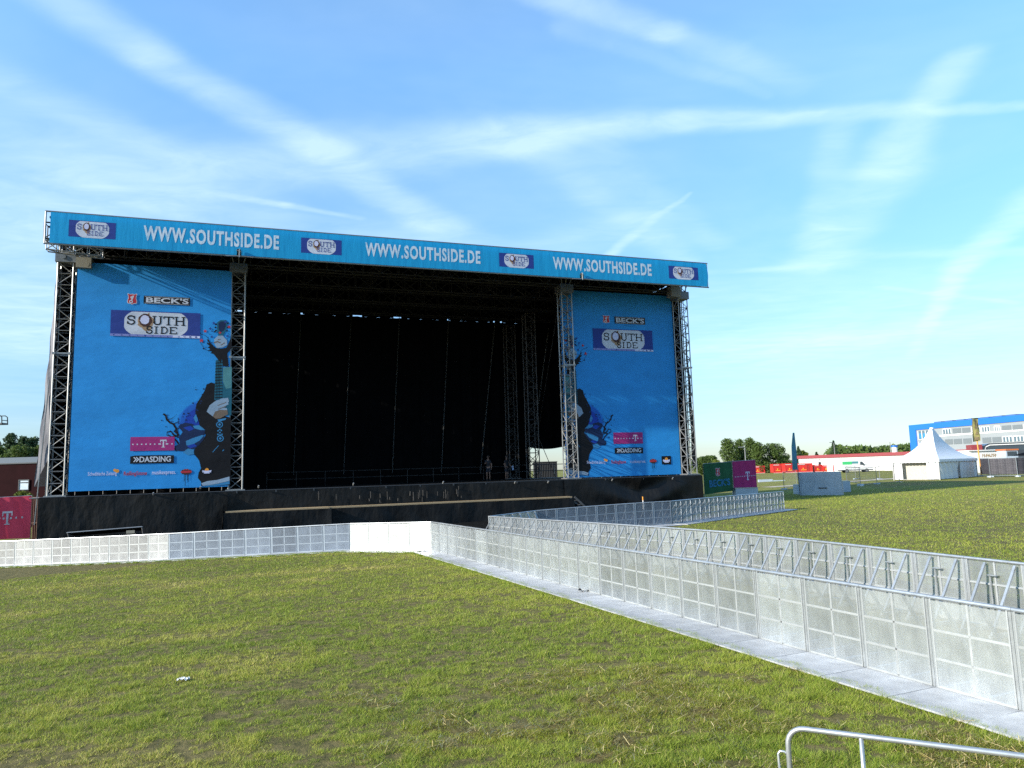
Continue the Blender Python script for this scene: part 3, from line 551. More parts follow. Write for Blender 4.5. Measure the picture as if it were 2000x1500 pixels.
# ------------------------------------------------------------------ tall side banners
def big_banner(label, s0, s1, z0, z1, lay, art, BDT):
    b = thing('stage_banner', label, 'banner', sw(0, 0, 0), SA, 'tall blue festival banners on the stage')
    MB().grid(lambda u, v: L3(s0+(s1-s0)*u, BDT, z0+(z1-z0)*v), 24, 24).build('banner_sheet', BANNER, b)
    pr = Print(lambda u, v, k: L3(u, BDT+.002*k+.003, v), b)
    o = lambda x, y: (lambda q: (q[0], q[2]))(onp(x, y, BDT))
    art(pr)
    (x0, y0), (x1, y1) = lay['logo']; a, c = o(x0, y0), o(x1, y1); pr2 = Print(lambda u, v, k: L3(u, BDT+.022+.002*k, v), b)
    festival_logo(pr2, a[0], c[1], c[0], a[1], True)
    (x0, y0), (x1, y1) = lay['shield']; a, c = o(x0, y0), o(x1, y1); key_shield(pr2, a[0], c[1], c[0], a[1])
    (x0, y0), (x1, y1) = lay['beer']; a, c = o(x0, y0), o(x1, y1); w, h = c[0]-a[0], a[1]-c[1]
    pr2.new().rect(a[0], c[1], c[0], a[1], 1); f = pr2.done('sponsor_plate', I_BLACK)
    pr2.new(); 
    for v in (.06, .9): pr2.rect(a[0]+w*.02, c[1]+h*v, c[0]-w*.02, c[1]+h*(v+.035), 2)
    text(pr2, "BECK'S", a[0]+w*.05, c[1]+h*.17, c[0]-w*.03, c[1]+h*.84, 2, 0, 1.0, .028); pr2.done('sponsor_lettering', I_WHITE, f)
    pr2.new(); text(pr2, 'präsentiert', a[0]+w*.28, c[1]-h*.36, a[0]+w*.70, c[1]-h*.14, 1); pr2.done('sponsor_lettering', I_SKY)
    (x0, y0), (x1, y1) = lay['tee']; a, c = o(x0, y0), o(x1, y1); telekom(pr2, a[0], c[1], c[0], a[1])
    (x0, y0), (x1, y1) = lay['radio']; a, c = o(x0, y0), o(x1, y1); w, h = c[0]-a[0], a[1]-c[1]
    pr2.new().poly([(a[0], c[1]), (a[0]+w*.2, c[1]+h*.02), (a[0]+w*.2, c[1]), (c[0], c[1]), (c[0], a[1]-h*.05), (c[0]-w*.25, a[1]), (a[0]+w*.1, a[1]), (a[0], a[1]-h*.1)], 1); f = pr2.done('sponsor_plate', I_BLACK)
    pr2.new(); text(pr2, 'DASDING', a[0]+w*.21, c[1]+h*.16, c[0]-w*.07, c[1]+h*.86, 2, 0, 1.0, .022)
    for k in (.08, .135): pr2.stroke([(a[0]+w*k, c[1]+h*.8), (a[0]+w*(k+.055), c[1]+h*.52), (a[0]+w*k, c[1]+h*.22)], .06*h*2, 2)
    pr2.done('sponsor_lettering', I_WHITE, f)
    for txt, mat_, (x0, y0), (x1, y1), ita in lay['names']:
        a, c = o(x0, y0), o(x1, y1); pr2.new(); text(pr2, txt, a[0], c[1], c[0], a[1], 1, 0, 1.0, .012); pr2.done('sponsor_lettering', mat_)
    (x0, y0) = lay['heart']; a = o(x0, y0); pr2.new().disc(a[0], a[1], .1, 1).disc(a[0]-.12, a[1]+.05, .08, 1.4); pr2.done('sponsor_emblem', I_ORANGE)
    (x0, y0), (x1, y1) = lay['badge']; a, c = o(x0, y0), o(x1, y1); cx, cy, rx = (a[0]+c[0])/2, (a[1]+c[1])/2, (c[0]-a[0])/2
    pr2.new(); pr2.poly([(cx+rx*k*math.cos(t), cy+rx*.55*k*math.sin(t)) for t, k in [(2*math.pi*i/24, 1 if i % 2 else .82) for i in range(24)]], 1); f = pr2.done('round_badge', I_SCORCH)
    pr2.new(); pr2.poly([(cx-rx*.85, cy-rx*.2), (cx+rx*.9, cy-rx*.15), (cx+rx*.85, cy+rx*.18), (cx-rx*.9, cy+rx*.16)], 2); pr2.stroke(arc(cx, cy, rx*.55, rx*.42, 30, 150), rx*.1, 2); pr2.done('badge_band', I_RED, f)
    pr2.new()
    for k, ln in ((-.3, 1.2), (-.12, 2.0), (.18, 1.0), (.34, 1.3)): pr2.stroke([(cx+rx*k, cy-rx*.5), (cx+rx*k, cy-rx*(.5+ln))], rx*.07, 1)
    pr2.done('badge_drip', I_BLACK, f)
    (x0, y0), (x1, y1) = lay['sunbadge']; a, c = o(x0, y0), o(x1, y1); w, h = c[0]-a[0], a[1]-c[1]
    if lay.get('sunplate'): pr2.new().rect(a[0]-w*.15, c[1]-h*.25, c[0]+w*.15, a[1]+h*.25, .5); pr2.done('sponsor_plate', I_BLACK)
    pr2.new(); pr2.poly(arc(a[0]+w*.5, c[1]+h*.55, w*.22, h*.45, 0, 180, 10), 1); f = pr2.done('sun_emblem', I_ORANGE)
    pr2.new(); pr2.poly([(a[0], c[1]+h*.62), (a[0]+w*.06, c[1]+h*.2), (a[0]+w*.2, c[1]+h*.26), (a[0]+w*.2, c[1]+h*.05), (a[0]+w*.8, c[1]+h*.05), (a[0]+w*.8, c[1]+h*.26), (c[0]-w*.06, c[1]+h*.2), (c[0], c[1]+h*.62), (a[0]+w*.5, c[1]+h*.52)], 1.4); pr2.done('sun_badge_scroll', I_PALE, f)
    ey = MB()
    for i in range(12): s = s0+(s1-s0)*(i+.5)/12; ey.tube(L3(s, BDT, z0-.02), L3(s, BDT+.02, z0-.22), .02, 4)
    ey.build('lashing', ALUD, b)
    return b
def guitarist(mirror, BDT):
    """traced print: player with the guitar neck held upright; pixel outlines go to metres on the banner"""
    def art(pr):
        def q(X, Y):
            s, _, z = onp(300+X/4.1667, 600+Y/4.1667, BDT)
            return (s if not mirror else 31.45+(8.86-s), z-(.12 if mirror else 0))
        Qs = lambda *p: [q(*a) for a in p]
        n = lambda: pr.new()
        n(); pr.poly(Qs((350, 780), (300, 800), (250, 840), (225, 890), (212, 960), (280, 1000), (360, 980), (400, 900)), 1); pr.done('artwork_glow', I_MID)
        n(); pr.poly(Qs((350, 820), (300, 850), (262, 900), (245, 960), (300, 990), (370, 970), (380, 880)), 2); g1 = pr.done('artwork_glow', I_DEEP)
        n(); pr.poly(Qs((500, 622), (470, 612), (432, 628), (415, 680), (385, 730), (348, 790), (338, 850), (358, 900), (375, 960), (400, 1000), (425, 1040), (400, 1080), (370, 1120), (335, 1150), (322, 1190), (350, 1220), (372, 1250), (386, 1310), (366, 1350), (360, 1390), (385, 1420), (388, 1458), (625, 1448), (628, 900), (560, 880), (505, 860), (505, 760)), 3); body = pr.done('artwork_body', I_BLACK)
        n(); pr.poly(Qs((560, 620), (638, 600), (632, 880), (505, 890), (500, 760), (556, 755)), 2.5); pr.done('artwork_sleeve', I_TEAL)
        n(); pr.poly(Qs((565, 490), (636, 485), (634, 655), (590, 665), (562, 600)), 3); pr.done('artwork_forearm', I_OLIVE)
        n(); pr.poly(Qs((506, 430), (562, 430), (556, 755), (494, 755)), 4); nk = pr.done('guitar_neck', I_TEAL)
        n(); 
        for i in range(13): y = 455+i*23.5; pr.stroke(Qs((503-i*.5, y), (560, y-4)), .05, 5)
        for x in (515, 528, 541): pr.stroke(Qs((x, 430), (x-8, 755)), .018, 5.5)
        pr.done('fret', I_BLACK, nk)
        n(); pr.poly(Qs((440, 232), (452, 275), (476, 305), (505, 330), (548, 338), (592, 330), (612, 290), (632, 236), (637, 330), (622, 352), (600, 376), (612, 484), (566, 482), (556, 420), (545, 452), (522, 424), (492, 384), (462, 372), (478, 362), (442, 352), (462, 342), (440, 326), (458, 318), (434, 296), (452, 292), (432, 262), (446, 262)), 6); pr.done('artwork_wing', I_BLACK)
        n(); pr.poly(Qs((518, 122), (545, 105), (592, 104), (600, 150), (582, 200), (560, 240), (528, 240), (516, 180)), 6); hs = pr.done('guitar_headstock', I_TEAL)
        n(); pr.poly(Qs((528, 130), (548, 116), (584, 116), (588, 150), (572, 190), (545, 205), (530, 180)), 7); pr.done('headstock_face', I_DARKBLUE, hs)
        for x, y in ((506, 140), (504, 165), (508, 190), (606, 130), (606, 165), (598, 192), (498, 200)): n(); pr.disc(*q(x, y), .055, 6.5); pr.done('tuning_peg', I_BLACK, hs)
        n(); pr.poly(Qs((492, 262), (522, 234), (560, 230), (596, 268), (598, 308), (560, 328), (515, 332), (498, 302)), 7.5); h = pr.done('artwork_hand', I_SKIN)
        n(); pr.stroke(Qs((490, 290), (520, 280), (545, 292)), .07, 8.5); pr.stroke(Qs((520, 265), (545, 262)), .05, 8.5); pr.stroke(Qs((545, 310), (580, 290)), .05, 8.5); pr.done('artwork_finger', I_FLESH, h)
        n(); pr.poly(Qs((432, 850), (455, 800), (500, 765), (560, 742), (606, 738), (614, 768), (604, 778), (612, 790), (560, 815), (596, 822), (600, 838), (540, 858), (480, 888)), 5); h = pr.done('artwork_hand', I_SKIN)
        n(); pr.poly(Qs((482, 888), (500, 850), (540, 835), (600, 838), (606, 870), (540, 905), (505, 908)), 5.5); pr.stroke(Qs((520, 800), (590, 775)), .04, 6.5); pr.stroke(Qs((525, 830), (590, 806)), .04, 6.5); pr.done('artwork_finger', I_FLESH, h)
        n(); pr.poly(Qs((520, 915), (590, 902), (588, 915), (530, 932)), 5); pr.done('artwork_cuff', I_SKY)
        n(); pr.poly(Qs((215, 955), (260, 940), (320, 950), (365, 985), (420, 1005), (405, 1080), (340, 1150), (262, 1172), (185, 1170), (172, 1130), (214, 1110), (205, 1065), (236, 1015), (202, 972)), 4.5); fc = pr.done('artwork_face', I_DARKBLUE)
        n(); pr.poly(Qs((262, 1090), (320, 1065), (395, 1040), (410, 1045), (375, 1085), (310, 1122), (268, 1125)), 5.5); pr.poly(Qs((320, 965), (372, 960), (420, 1000), (380, 1000), (330, 985)), 5.5); pr.poly(Qs((238, 1180), (280, 1150), (325, 1158), (330, 1195), (280, 1205)), 5.5); pr.poly(Qs((325, 900), (345, 870), (362, 920), (345, 945)), 5.5); pr.done('artwork_highlight', I_SKY, fc)
        n(); pr.poly(Qs((240, 980), (300, 965), (330, 990), (290, 1010)), 5.6); pr.poly(Qs((270, 1130), (330, 1110), (352, 1130), (300, 1150)), 5.6); pr.done('artwork_shade', I_DEEP, fc)
        n(); pr.stroke(Qs((78, 868), (98, 880), (108, 915), (135, 940), (160, 950), (185, 990), (200, 1050)), .10, 4); pr.stroke(Qs((200, 1050), (165, 1040), (140, 1010), (112, 1015), (108, 1040), (128, 1050)), .09, 4, taper=True); pr.stroke(Qs((160, 950), (205, 930), (195, 900)), .05, 4, taper=True); pr.stroke(Qs((108, 915), (150, 905), (190, 870)), .04, 4, taper=True); pr.stroke(Qs((185, 990), (170, 1010), (205, 1040), (150, 1055), (185, 1085), (210, 1120)), .08, 4); pr.stroke(Qs((190, 1170), (175, 1150), (200, 1120)), .1, 4); pr.stroke(Qs((365, 210), (420, 230), (450, 260)), .02, 4); pr.stroke(Qs((375, 280), (410, 335), (450, 360)), .02, 4); pr.stroke(Qs((600, 260), (615, 220), (602, 210)), .02, 4); pr.done('ink_splash', I_BLACK)
        rs_ = np.random.default_rng(17)                    # fine splatter round the head and along the coat
        for cx, cy, sx, sy, k in ((190, 1010, 60, 70, 38), (270, 880, 50, 60, 16), (360, 760, 22, 50, 12), (460, 300, 50, 50, 14)):
            n()
            for i in range(k): x, y = rs_.normal(cx, sx), rs_.normal(cy, sy); c = q(min(x, 620), y); pr.disc(c[0], c[1], rs_.uniform(.015, .06), 3.6+.02*i, n=7)
            kind(pr.done('ink_splatter', I_DARKBLUE), 'stuff')
        n(); pr.poly(Qs((380, 760), (330, 770), (262, 815), (205, 880), (190, 960), (225, 1010), (300, 1020)), .5); pr.done('artwork_glow', I_HAZE)
        n()
        for x, y, r in ((420, 195, .12), (390, 272, .14), (615, 160, .12), (540, 208, .1)):
            c = q(x, y); pr.poly([(c[0]+r*k*math.sin(t), c[1]+r*k*math.cos(t)) for t, k in [(math.pi*i/5, 1 if i % 2 == 0 else .42) for i in range(10)]], 8)
        pr.done('star', I_RED)
        n()
        for x, y, r in ((462, 175, .1), (490, 130, .11), (475, 240, .09), (600, 235, .1), (585, 120, .1)):
            c = q(x, y); pr.poly([(c[0]+r*k*math.sin(t), c[1]+r*k*math.cos(t)) for t, k in [(math.pi*i/5, 1 if i % 2 == 0 else .42) for i in range(10)]], 8.4)
        pr.done('star', I_NAVY)
        n()
        for x, y in ((537, 955), (543, 1068)):
            c = q(x, y); pr.stroke([(c[0]+a, c[1]+b) for a, b in arc(0, 0, .165, .165, 0, 360, 18)], .05, 5); pr.disc(c[0], c[1], .07, 5)
        for x, y in ((538, 995), (525, 1005), (552, 1003), (540, 1020), (524, 1035), (556, 1035), (541, 1040)): c = q(x, y); pr.disc(c[0], c[1], .05, 5.4, n=8)
        pr.stroke(Qs((560, 1170), (572, 1160)), .05, 5); pr.stroke(Qs((480, 1180), (530, 1125)), .03, 5); pr.done('shirt_emblem', I_SKY, body)
        n(); pr.poly(Qs((388, 1432), (440, 1415), (520, 1405), (618, 1378), (618, 1412), (520, 1436), (400, 1455)), 5); pr.done('artwork_hem', I_SKIN, body)
        n(); pr.poly(Qs((400, 1456), (520, 1438), (618, 1414), (618, 1440), (520, 1452)), 5.5); pr.done('artwork_hem', I_SKY, body)
    return art
big_banner('tall blue guitarist banner at the left end of the stage, beside the pale wind cloth', .62, 8.9, 2.68, 15.8,
 dict(logo=((217, 605), (390.5, 661)), shield=((250, 574), (266.5, 594)), beer=((281, 577.5), (371, 597)), tee=((255, 853.7), (340.5, 879.4)), radio=((254.6, 890), (339.6, 904)),
  names=[('Schwäbische Zeitung', I_PALE, (172, 922), (228, 930), 0), ('RollingStone', I_RED, (242, 921), (287, 930), 1), ('musikexpress.', I_PALE, (297, 919), (343, 928), 0)],
  heart=(229, 920), badge=((352, 915), (375.6, 928)), sunbadge=((395, 914.5), (413, 925))), guitarist(False, .46), .46)
big_banner('tall blue guitarist banner at the right end of the stage, nearest the field', 31.2, 40.6, 2.48, 16.15,
 dict(logo=((1157, 641), (1275.5, 687)), shield=((1177.5, 616.5), (1190, 631)), beer=((1199.5, 618), (1260, 634.5)), tee=((1197.5, 845), (1255.5, 866)), radio=((1200, 874.5), (1256, 885)),
  names=[('Schwäbische Zeitung', I_PALE, (1146, 900), (1182, 907), 0), ('RollingStone', I_RED, (1194, 899), (1222.5, 907), 1), ('musikexpress.', I_PALE, (1230, 898.5), (1261, 905.5), 0)],
  heart=(1184, 899), badge=((1267.5, 895), (1283, 906)), sunbadge=((1294, 893.5), (1308.5, 904)), sunplate=True), guitarist(True, -.46), -.46)

# ------------------------------------------------------------------ stage barriers
BH, BW = 1.19, 1.07
def make_barrier(sheet_m, frame_m, strut_m):
    b = thing('barrier_section', 'barrier', 'barrier')
    f = MB()
    for x in (.045, BW-.045): f.bar((x, -.010, .04), (x, -.010, BH-.03), .016, .054)
    f.bar((BW/2, -.0175, .05), (BW/2, -.0175, BH-.04), .030, .030)
    for z in (.05, .40, .76): f.bar((.04, -.0195, z), (BW-.04, -.0195, z), .026, .030)
    f.build('frame', frame_m, b)
    for x0, x1 in ((.001, .036), (BW-.036, BW-.001)): MB().box((x0, -.022, .03), (x1, .02, BH-.04)).build('edge_post', strut_m, b)
    MB().quad((.045, -.030, .06), (BW-.045, -.030, .06), (BW-.045, -.030, BH-.05), (.045, -.030, BH-.05)).build('perforated_sheet', sheet_m, b)
    MB().tube((.0, 0, BH-.015), (BW, 0, BH-.015), .028, 8).build('top_rail', GALV, b)
    t = MB(); t.box((.006, -.90, .012), (BW-.006, -.035, .034)); t.build('tread_plate', TREAD, b)
    for x in (.14, BW-.40): MB().bar((x, .03, BH-.06), (x, .74, .07), .042, .03).bar((x, .02, .05), (x, .80, .05), .05, .05).build('strut', strut_m, b)
    h = MB(); h.box((BW/2-.07, .012, BH-.27), (BW/2+.09, .08, BH-.258)); h.bar((BW/2+.07, .02, BH-.27), (BW/2+.07, .02, .1), .022, .02); h.build('step_bracket', GALV, b)
    return b
ORD = 'first second third fourth fifth sixth seventh eighth ninth tenth eleventh twelfth thirteenth fourteenth fifteenth sixteenth seventeenth eighteenth nineteenth twentieth'.split()
ORD += ['twenty-'+w for w in ORD[:9]]+['thirtieth']
proto = {}
def run(pts, width, label, group, rev=False, kind_='bright'):
    """sections along a polyline, each turned to it; label takes the ordinal"""
    secs = []
    for A, B in zip(pts[:-1], pts[1:]):
        A, B = np.array(A, float), np.array(B, float); L_ = np.linalg.norm(B-A); n = max(1, round(L_/width)); d = (B-A)/L_
        for i in range(n): secs.append((A+d*L_*i/n, math.atan2(d[1], d[0]), L_/n))
    if rev: secs = secs[::-1]
    for i, (p, a, w) in enumerate(secs):
        c = p+np.array([math.cos(a), math.sin(a)])*w/2; loc = (p[0], p[1], float(g(c[0]))); lb = label(i, len(secs))
        if kind_ not in proto:
            proto[kind_] = make_barrier(*{'bright': (GALVP, FRAMEW, GALV), 'dull': (GALVD, GALV2, GALV2), 'backlit': (GALVB, GALV2, ALUD), 'sun_toned': (GALVW, FRAMEW, GALV)}[kind_]); o = proto[kind_]; o.location = loc; o.rotation_euler = (0, 0, a); o['label'] = lb; o['group'] = group
        else: o = dup(proto[kind_], loc, a, lb, group)
        e = np.array([math.cos(a), math.sin(a)]); q0, q1 = p, p+e*w
        o.rotation_euler = (0, -math.atan2(float(g(q1[0])-g(q0[0])), w), a); o.scale = (w/BW*.998, 1, 1)
        o.location.z = float(g(p[0]))
C0 = (-3.53, 30.82)
run([(-28.4, 36.5), (-16.05, 34.0)], 1.07, lambda i, n: 'bright sunlit barrier section, %s leftward from the dull grey panels' % ORD[i], 'sunlit barrier sections at the left edge', rev=True, kind_='sun_toned')  # sheet colour lowered here to tone down the sun's glare
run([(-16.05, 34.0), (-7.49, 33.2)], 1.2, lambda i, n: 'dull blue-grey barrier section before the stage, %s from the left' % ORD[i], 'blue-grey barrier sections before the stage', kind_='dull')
run([(-7.49, 33.2), C0], 1.15, lambda i, n: 'glaring white barrier section at the corner, %s from the left' % ORD[i], 'white barrier sections at the corner')
run([C0, (5.85, 8.84), (6.6, 6.9), (7.9, 3.9)], 1.07, lambda i, n: 'near-row perforated barrier section, %s from the white corner' % ORD[i], 'near row of barrier sections along the lawn')
run([(10.6, 6.4), (9.0, 10.6), (8.47, 12.38), (5.83, 19.42), (-1.19, 32.36)], 1.07, lambda i, n: 'barrier section showing its strutted back, %s counted from the stage' % ORD[i], 'far row of barrier sections showing struts', rev=True)
run([(.96, 34.58), (-1.19, 32.36)], 1.03, lambda i, n: 'barrier section with bright struts, %s behind the sharp corner' % ORD[i], 'barrier sections behind the sharp corner', rev=True)
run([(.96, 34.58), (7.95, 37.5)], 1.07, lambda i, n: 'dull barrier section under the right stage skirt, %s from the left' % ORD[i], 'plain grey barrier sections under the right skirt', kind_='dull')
run([(7.95, 37.5), (17.74, 48.4)], 1.07, lambda i, n: 'backlit barrier section with strut shadows, %s from the open grass end' % ORD[i], 'backlit barrier sections leading to the field', rev=True, kind_='backlit')  # struts coloured dark to stand for their unlit sides

pm = MB()
lowy = lambda x: np.interp(x, [-27, -16, -7.5, -3.4, -1.4, .7, 7.9, 14], [36.6, 34.4, 33.6, 31.4, 32.2, 34.7, 37.9, 52]); highy = lambda x: np.interp(x, [-27, -26, 13, 14], [40.6, 41.2, 53.9, 54.2])
pm.grid(lambda u, v: (lambda x: (x, lowy(x)*(1-v)+highy(x)*v, float(g(x))+.03))(-27+41*u), 41, 4)
pm.grid(lambda u, v: (lambda p: (p[0], p[1], float(g(p[0]))+.034))((np.array([-3.3, 31.2])*(1-v)+np.array([-.9, 25.6])*v)*(1-u)+(np.array([-1.5, 32.0])*(1-v)+np.array([2.1, 25.6])*v)*u), 8, 8)
kind(pm.build('pit_floor', SKIRT), 'structure')

# ------------------------------------------------------------------ crowd-control barrier in the right foreground
p0, p1 = gnd(1537, 1421, 1.1), gnd(2000, 1467, 1.1)
ca = math.atan2(p1[1]-p0[1], p1[0]-p0[0])
cbar = thing('crowd_barrier', 'galvanised tube crowd barrier with rounded corner in the right foreground', 'barrier', (p0[0], p0[1], float(g(p0[0]))), ca)
ft_ = MB(); ft_.path([(0, 0, .18)]+[(0, 0, .98)]+[(.12-.12*math.cos(t), 0, .98+.12*math.sin(t)) for t in np.linspace(.2, 1.57, 6)]+[(2.28, 0, 1.10)]+[(2.28+.12*math.sin(t), 0, .98+.12*math.cos(t)) for t in np.linspace(.2, 1.57, 6)]+[(2.4, 0, .18)], .0195, 12)
ft_.path([(0, 0, .2), (.06, 0, .2), (2.4, 0, .2)], .017, 8); ft_.build('tube_frame', GALV, cbar, smooth=True)
for x in (.50, 1.62): MB().tube((x, 0, .2), (x, 0, 1.085), .0155, 10).build('upright_bar', GALV, cbar, smooth=True)
hk = MB(); hk.path([(-.02, 0, .78), (-.055, 0, .78), (-.075, 0, .80)]+[(-.075, 0, .90), (-.06, 0, .92), (-.03, 0, .92), (-.012, 0, .90)], .009, 8); hk.build('coupling_hook', GALV, cbar, smooth=True)
for x in (.35, 2.05): MB().path([(x, -.3, .015), (x, -.12, .03), (x, 0, .2), (x, .12, .03), (x, .3, .015)], .016, 8).build('foot', GALV, cbar, smooth=True)

# ------------------------------------------------------------------ small litter
def scrap(name, label, p, w, mat, n=7, seed=0, h=.05):
    r = np.random.default_rng(seed); mb = MB(); zs = r.uniform(0, h, (n+1, n+1)); off = r.uniform(-.012, .012, (n+1, n+1, 2))
    mb.grid(lambda u, v: (w*(u-.5)+off[round(u*n), round(v*n), 0], w*.6*(v-.5)+off[round(u*n), round(v*n), 1], .02+zs[round(u*n), round(v*n)]), n, n)
    o = mb.build(name, mat, None, loc=[float(x) for x in p]); tag(o, label, 'litter'); return o
scrap('paper_scrap', 'crumpled white paper scrap alone on the left part of the lawn', gnd(358, 1331), .17, WHITEP, seed=2)
q = gnd(827, 1079); scrap('plastic_sheet', 'torn white plastic sheet at the foot of the white barrier corner', q, .5, WHITEP, seed=4, h=.08)
q = gnd(1150, 1156, .03)
tw = thing('tape_strip', 'black and white torn strip lying on the tread plates of the near barrier row', 'litter', (q[0], q[1], q[2]+.045), R_(-4))
m_ = MB(); m_.grid(lambda u, v: (.50*(u-.5), .05*(v-.5)+.02*math.sin(u*17), .012+.012*math.sin(u*23)), 24, 2); m_.build('white_strip', WHITEP, tw)
m_ = MB(); rr = np.random.default_rng(8); m_.grid(lambda u, v: (-.26+.14*u, .10*(v-.5)+.05*u*v, .03+.04*math.sin(u*5)*v), 6, 3)
for i in range(14): x = rr.uniform(-.14, .24); m_.box((x, -.045, .02), (x+.008, rr.uniform(-.02, .05), .036))
m_.build('black_strip', I_BLACK, tw)

# ------------------------------------------------------------------ dark frame behind the left barrier
a, b = aty(131, 1040.5, 37.6), aty(278, 1028.8, 38.6)
fr = thing('folding_platform', 'black platform frame with pale edge tube behind the left barrier', 'platform', (a[0], a[1], float(g(a[0]))), math.atan2(b[1]-a[1], b[0]-a[0]))
Lf = float(np.linalg.norm((b-a)[:2])); z0, z1 = a[2]-float(g(a[0])), b[2]-float(g(a[0]))
m_ = MB(); m_.tube((0, 0, z0), (Lf, 0, z1), .035, 8); m_.tube((.1, .9, z0-.18), (Lf-.1, .9, z1-.18), .03, 8); m_.tube((0, 0, z0), (.1, .9, z0-.18), .03, 6); m_.tube((Lf, 0, z1), (Lf-.1, .9, z1-.18), .03, 6); m_.build('edge_tube', ALU, fr)
m_ = MB(); m_.hexa([(0.05, .05, z0-.06), (Lf-.05, .05, z1-.06), (Lf-.12, .86, z1-.24), (.12, .86, z0-.24)], [(0.05, .05, z0-.02), (Lf-.05, .05, z1-.02), (Lf-.12, .86, z1-.2), (.12, .86, z0-.2)]); m_.build('black_panel', BLACK, fr)
for x, z in ((.02, z0), (Lf-.02, z1)): MB().tube((x, 0, z), (x+(.35 if x < 1 else .2), .1, -.05), .03, 6).build('leg', ALUD, fr)
m_ = MB(); m_.box((Lf-.75, -.03, z1-.32), (Lf-.35, .01, z1-.16)); m_.build('label_plate', WHITEBOX, fr)

# ------------------------------------------------------------------ hung hoardings
def fence_banner(name, label, corners, depthL, depthR, mat, draw=None, legs=True, wave=.03, seed=1):
    """corners TL, TR, BR, BL as pixels; the sheet is vertical between two posts"""
    TL, TR = aty(*corners[0], depthL), aty(*corners[1], depthR); BR, BL = aty(*corners[2], depthR), aty(*corners[3], depthL)
    base = (BL[0], BL[1], float(g(BL[0]))); az = math.atan2(BR[1]-BL[1], BR[0]-BL[0]); w = float(np.linalg.norm((BR-BL)[:2]))
    t = thing(name, label, 'banner', base, az); zl0, zl1, zr0, zr1 = BL[2]-base[2], TL[2]-base[2], BR[2]-base[2], TR[2]-base[2]
    P_ = lambda u, v, k=0: (w*u, -.012*k+wave*math.sin(u*9+seed)*(1-v)*.8+wave*.6*math.sin(u*19+v*4+seed)-.02*(k > 0), (zl0+(zr0-zl0)*u)*(1-v)+(zl1+(zr1-zl1)*u)*v)
    MB().grid(lambda u, v: P_(u, v), 40, 12).build('banner_sheet', mat, t, smooth=True)
    ps = MB()
    for u in (0, 1): ps.tube((w*u, .1, -.1), (w*u, .1, zl1 if u == 0 else zr1), .03, 6)
    ps.tube((0, .1, zl1), (w, .1, zr1), .025, 6); ps.tube((0, .1, .1), (w, .1, .1), .025, 6)
    ps.build('support_frame', GALV, t)
    if draw: draw(Print(lambda u, v, k: P_(u, v, k+1), t), w, zl1-zl0)
    return t
MAGC = cloth('magenta_cloth', (.58, .055, .105), .15, .6, .18, .6, 1.2, (1, 1, .35)); MAGD = cloth('dull_magenta_cloth', (.33, .025, .13), .1, .6, .18, .4, 1, (1, 1, .4)); GREENC = cloth('dark_green_cloth', (.018, .10, .045), .2, .6, .15, .4, .6)
def draw_left(pr, w, h):
    pr.new(); pxw = 62*45/F_PX/w*1.0
    c = 1-(62-13)/62*(62/ (62+60)); 
    def T(u, v, s):
        k = h/w
        pr.rect(u-.018, v-.16, u+.018, v+.16, 1); pr.rect(u-.085, v+.115, u+.085, v+.16, 1.3); pr.rect(u-.085, v+.045, u-.066, v+.115, 1.6); pr.rect(u+.066, v+.045, u+.085, v+.115, 1.6); pr.rect(u-.045, v-.16, u+.045, v-.138, 1.6)
        pr.rect(u-.075, v-.03, u-.045, v+.015, 1); pr.rect(u+.045, v-.03, u+.075, v+.015, 1)
    T(.61, .50, 1)
    for u in (.755, .855, .48, .39, .30): pr.rect(u-.012, .475, u+.016, .52, 1)
    pr.done('banner_lettering', I_WHITE)
fence_banner('fence_banner', 'bright magenta banner with white T on the fence left of the stage', ((-60, 975), (62, 968), (58, 1051), (-62, 1056)), 44.5, 46, MAGC, draw_left, wave=.06)
def draw_green(pr, w, h):
    text(pr.new(), "BECK'S", .17, .21, .90, .45, 1, 0, 1.0, .03); pr.done('banner_lettering', I_SKY)
    key_shield(pr, .42, .56, .56, .82)
def draw_mag(pr, w, h): 
    pr.new()
    for i in range(12):
        u = .08+i*.078
        pr.rect(u-.016, .455, u+.016, .485, 1)
    u = .62; pr.rect(u-.02, .33, u+.02, .62, 1.3); pr.rect(u-.09, .585, u+.09, .62, 1.6); pr.rect(u-.09, .53, u-.07, .585, 1.9); pr.rect(u+.07, .53, u+.09, .585, 1.9); pr.rect(u-.05, .33, u+.05, .35, 1.9); pr.done('banner_lettering', I_PALE)
fence_banner('fence_banner', 'dark green banner with white lettering beside the right end of the stage', ((1370, 906), (1423.5, 902), (1432.5, 958.5), (1377, 966)), 62, 62, GREENC, draw_green)
fence_banner('fence_banner', 'dull magenta banner with T and dots beside the green one', ((1424.5, 901.5), (1471.5, 898.4), (1479, 955), (1434, 959)), 62.4, 62.4, MAGD, draw_mag)
BLUEGREY = M('blue_grey_sheet', (.36, .42, .48), .5, .2, var=.12, vscale=1.2, bump=.2, bscale=3)
lo = aty(1437, 966, 61.6); hi = aty(1481, 953, 61.6); t = thing('crate', 'low blue-grey crate under the dull magenta banner', 'crate', (lo[0], lo[1], float(g(lo[0]))), .05)
m_ = MB(); m_.box((0, 0, 0), (float(hi[0]-lo[0]), .8, float(hi[2]-g(lo[0])))); m_.build('crate_body', BLUEGREY, t); m_ = MB(); m_.box((-.03, -.03, float(hi[2]-g(lo[0]))), (float(hi[0]-lo[0])+.03, .83, float(hi[2]-g(lo[0]))+.06)); m_.build('lid', GALV, t)

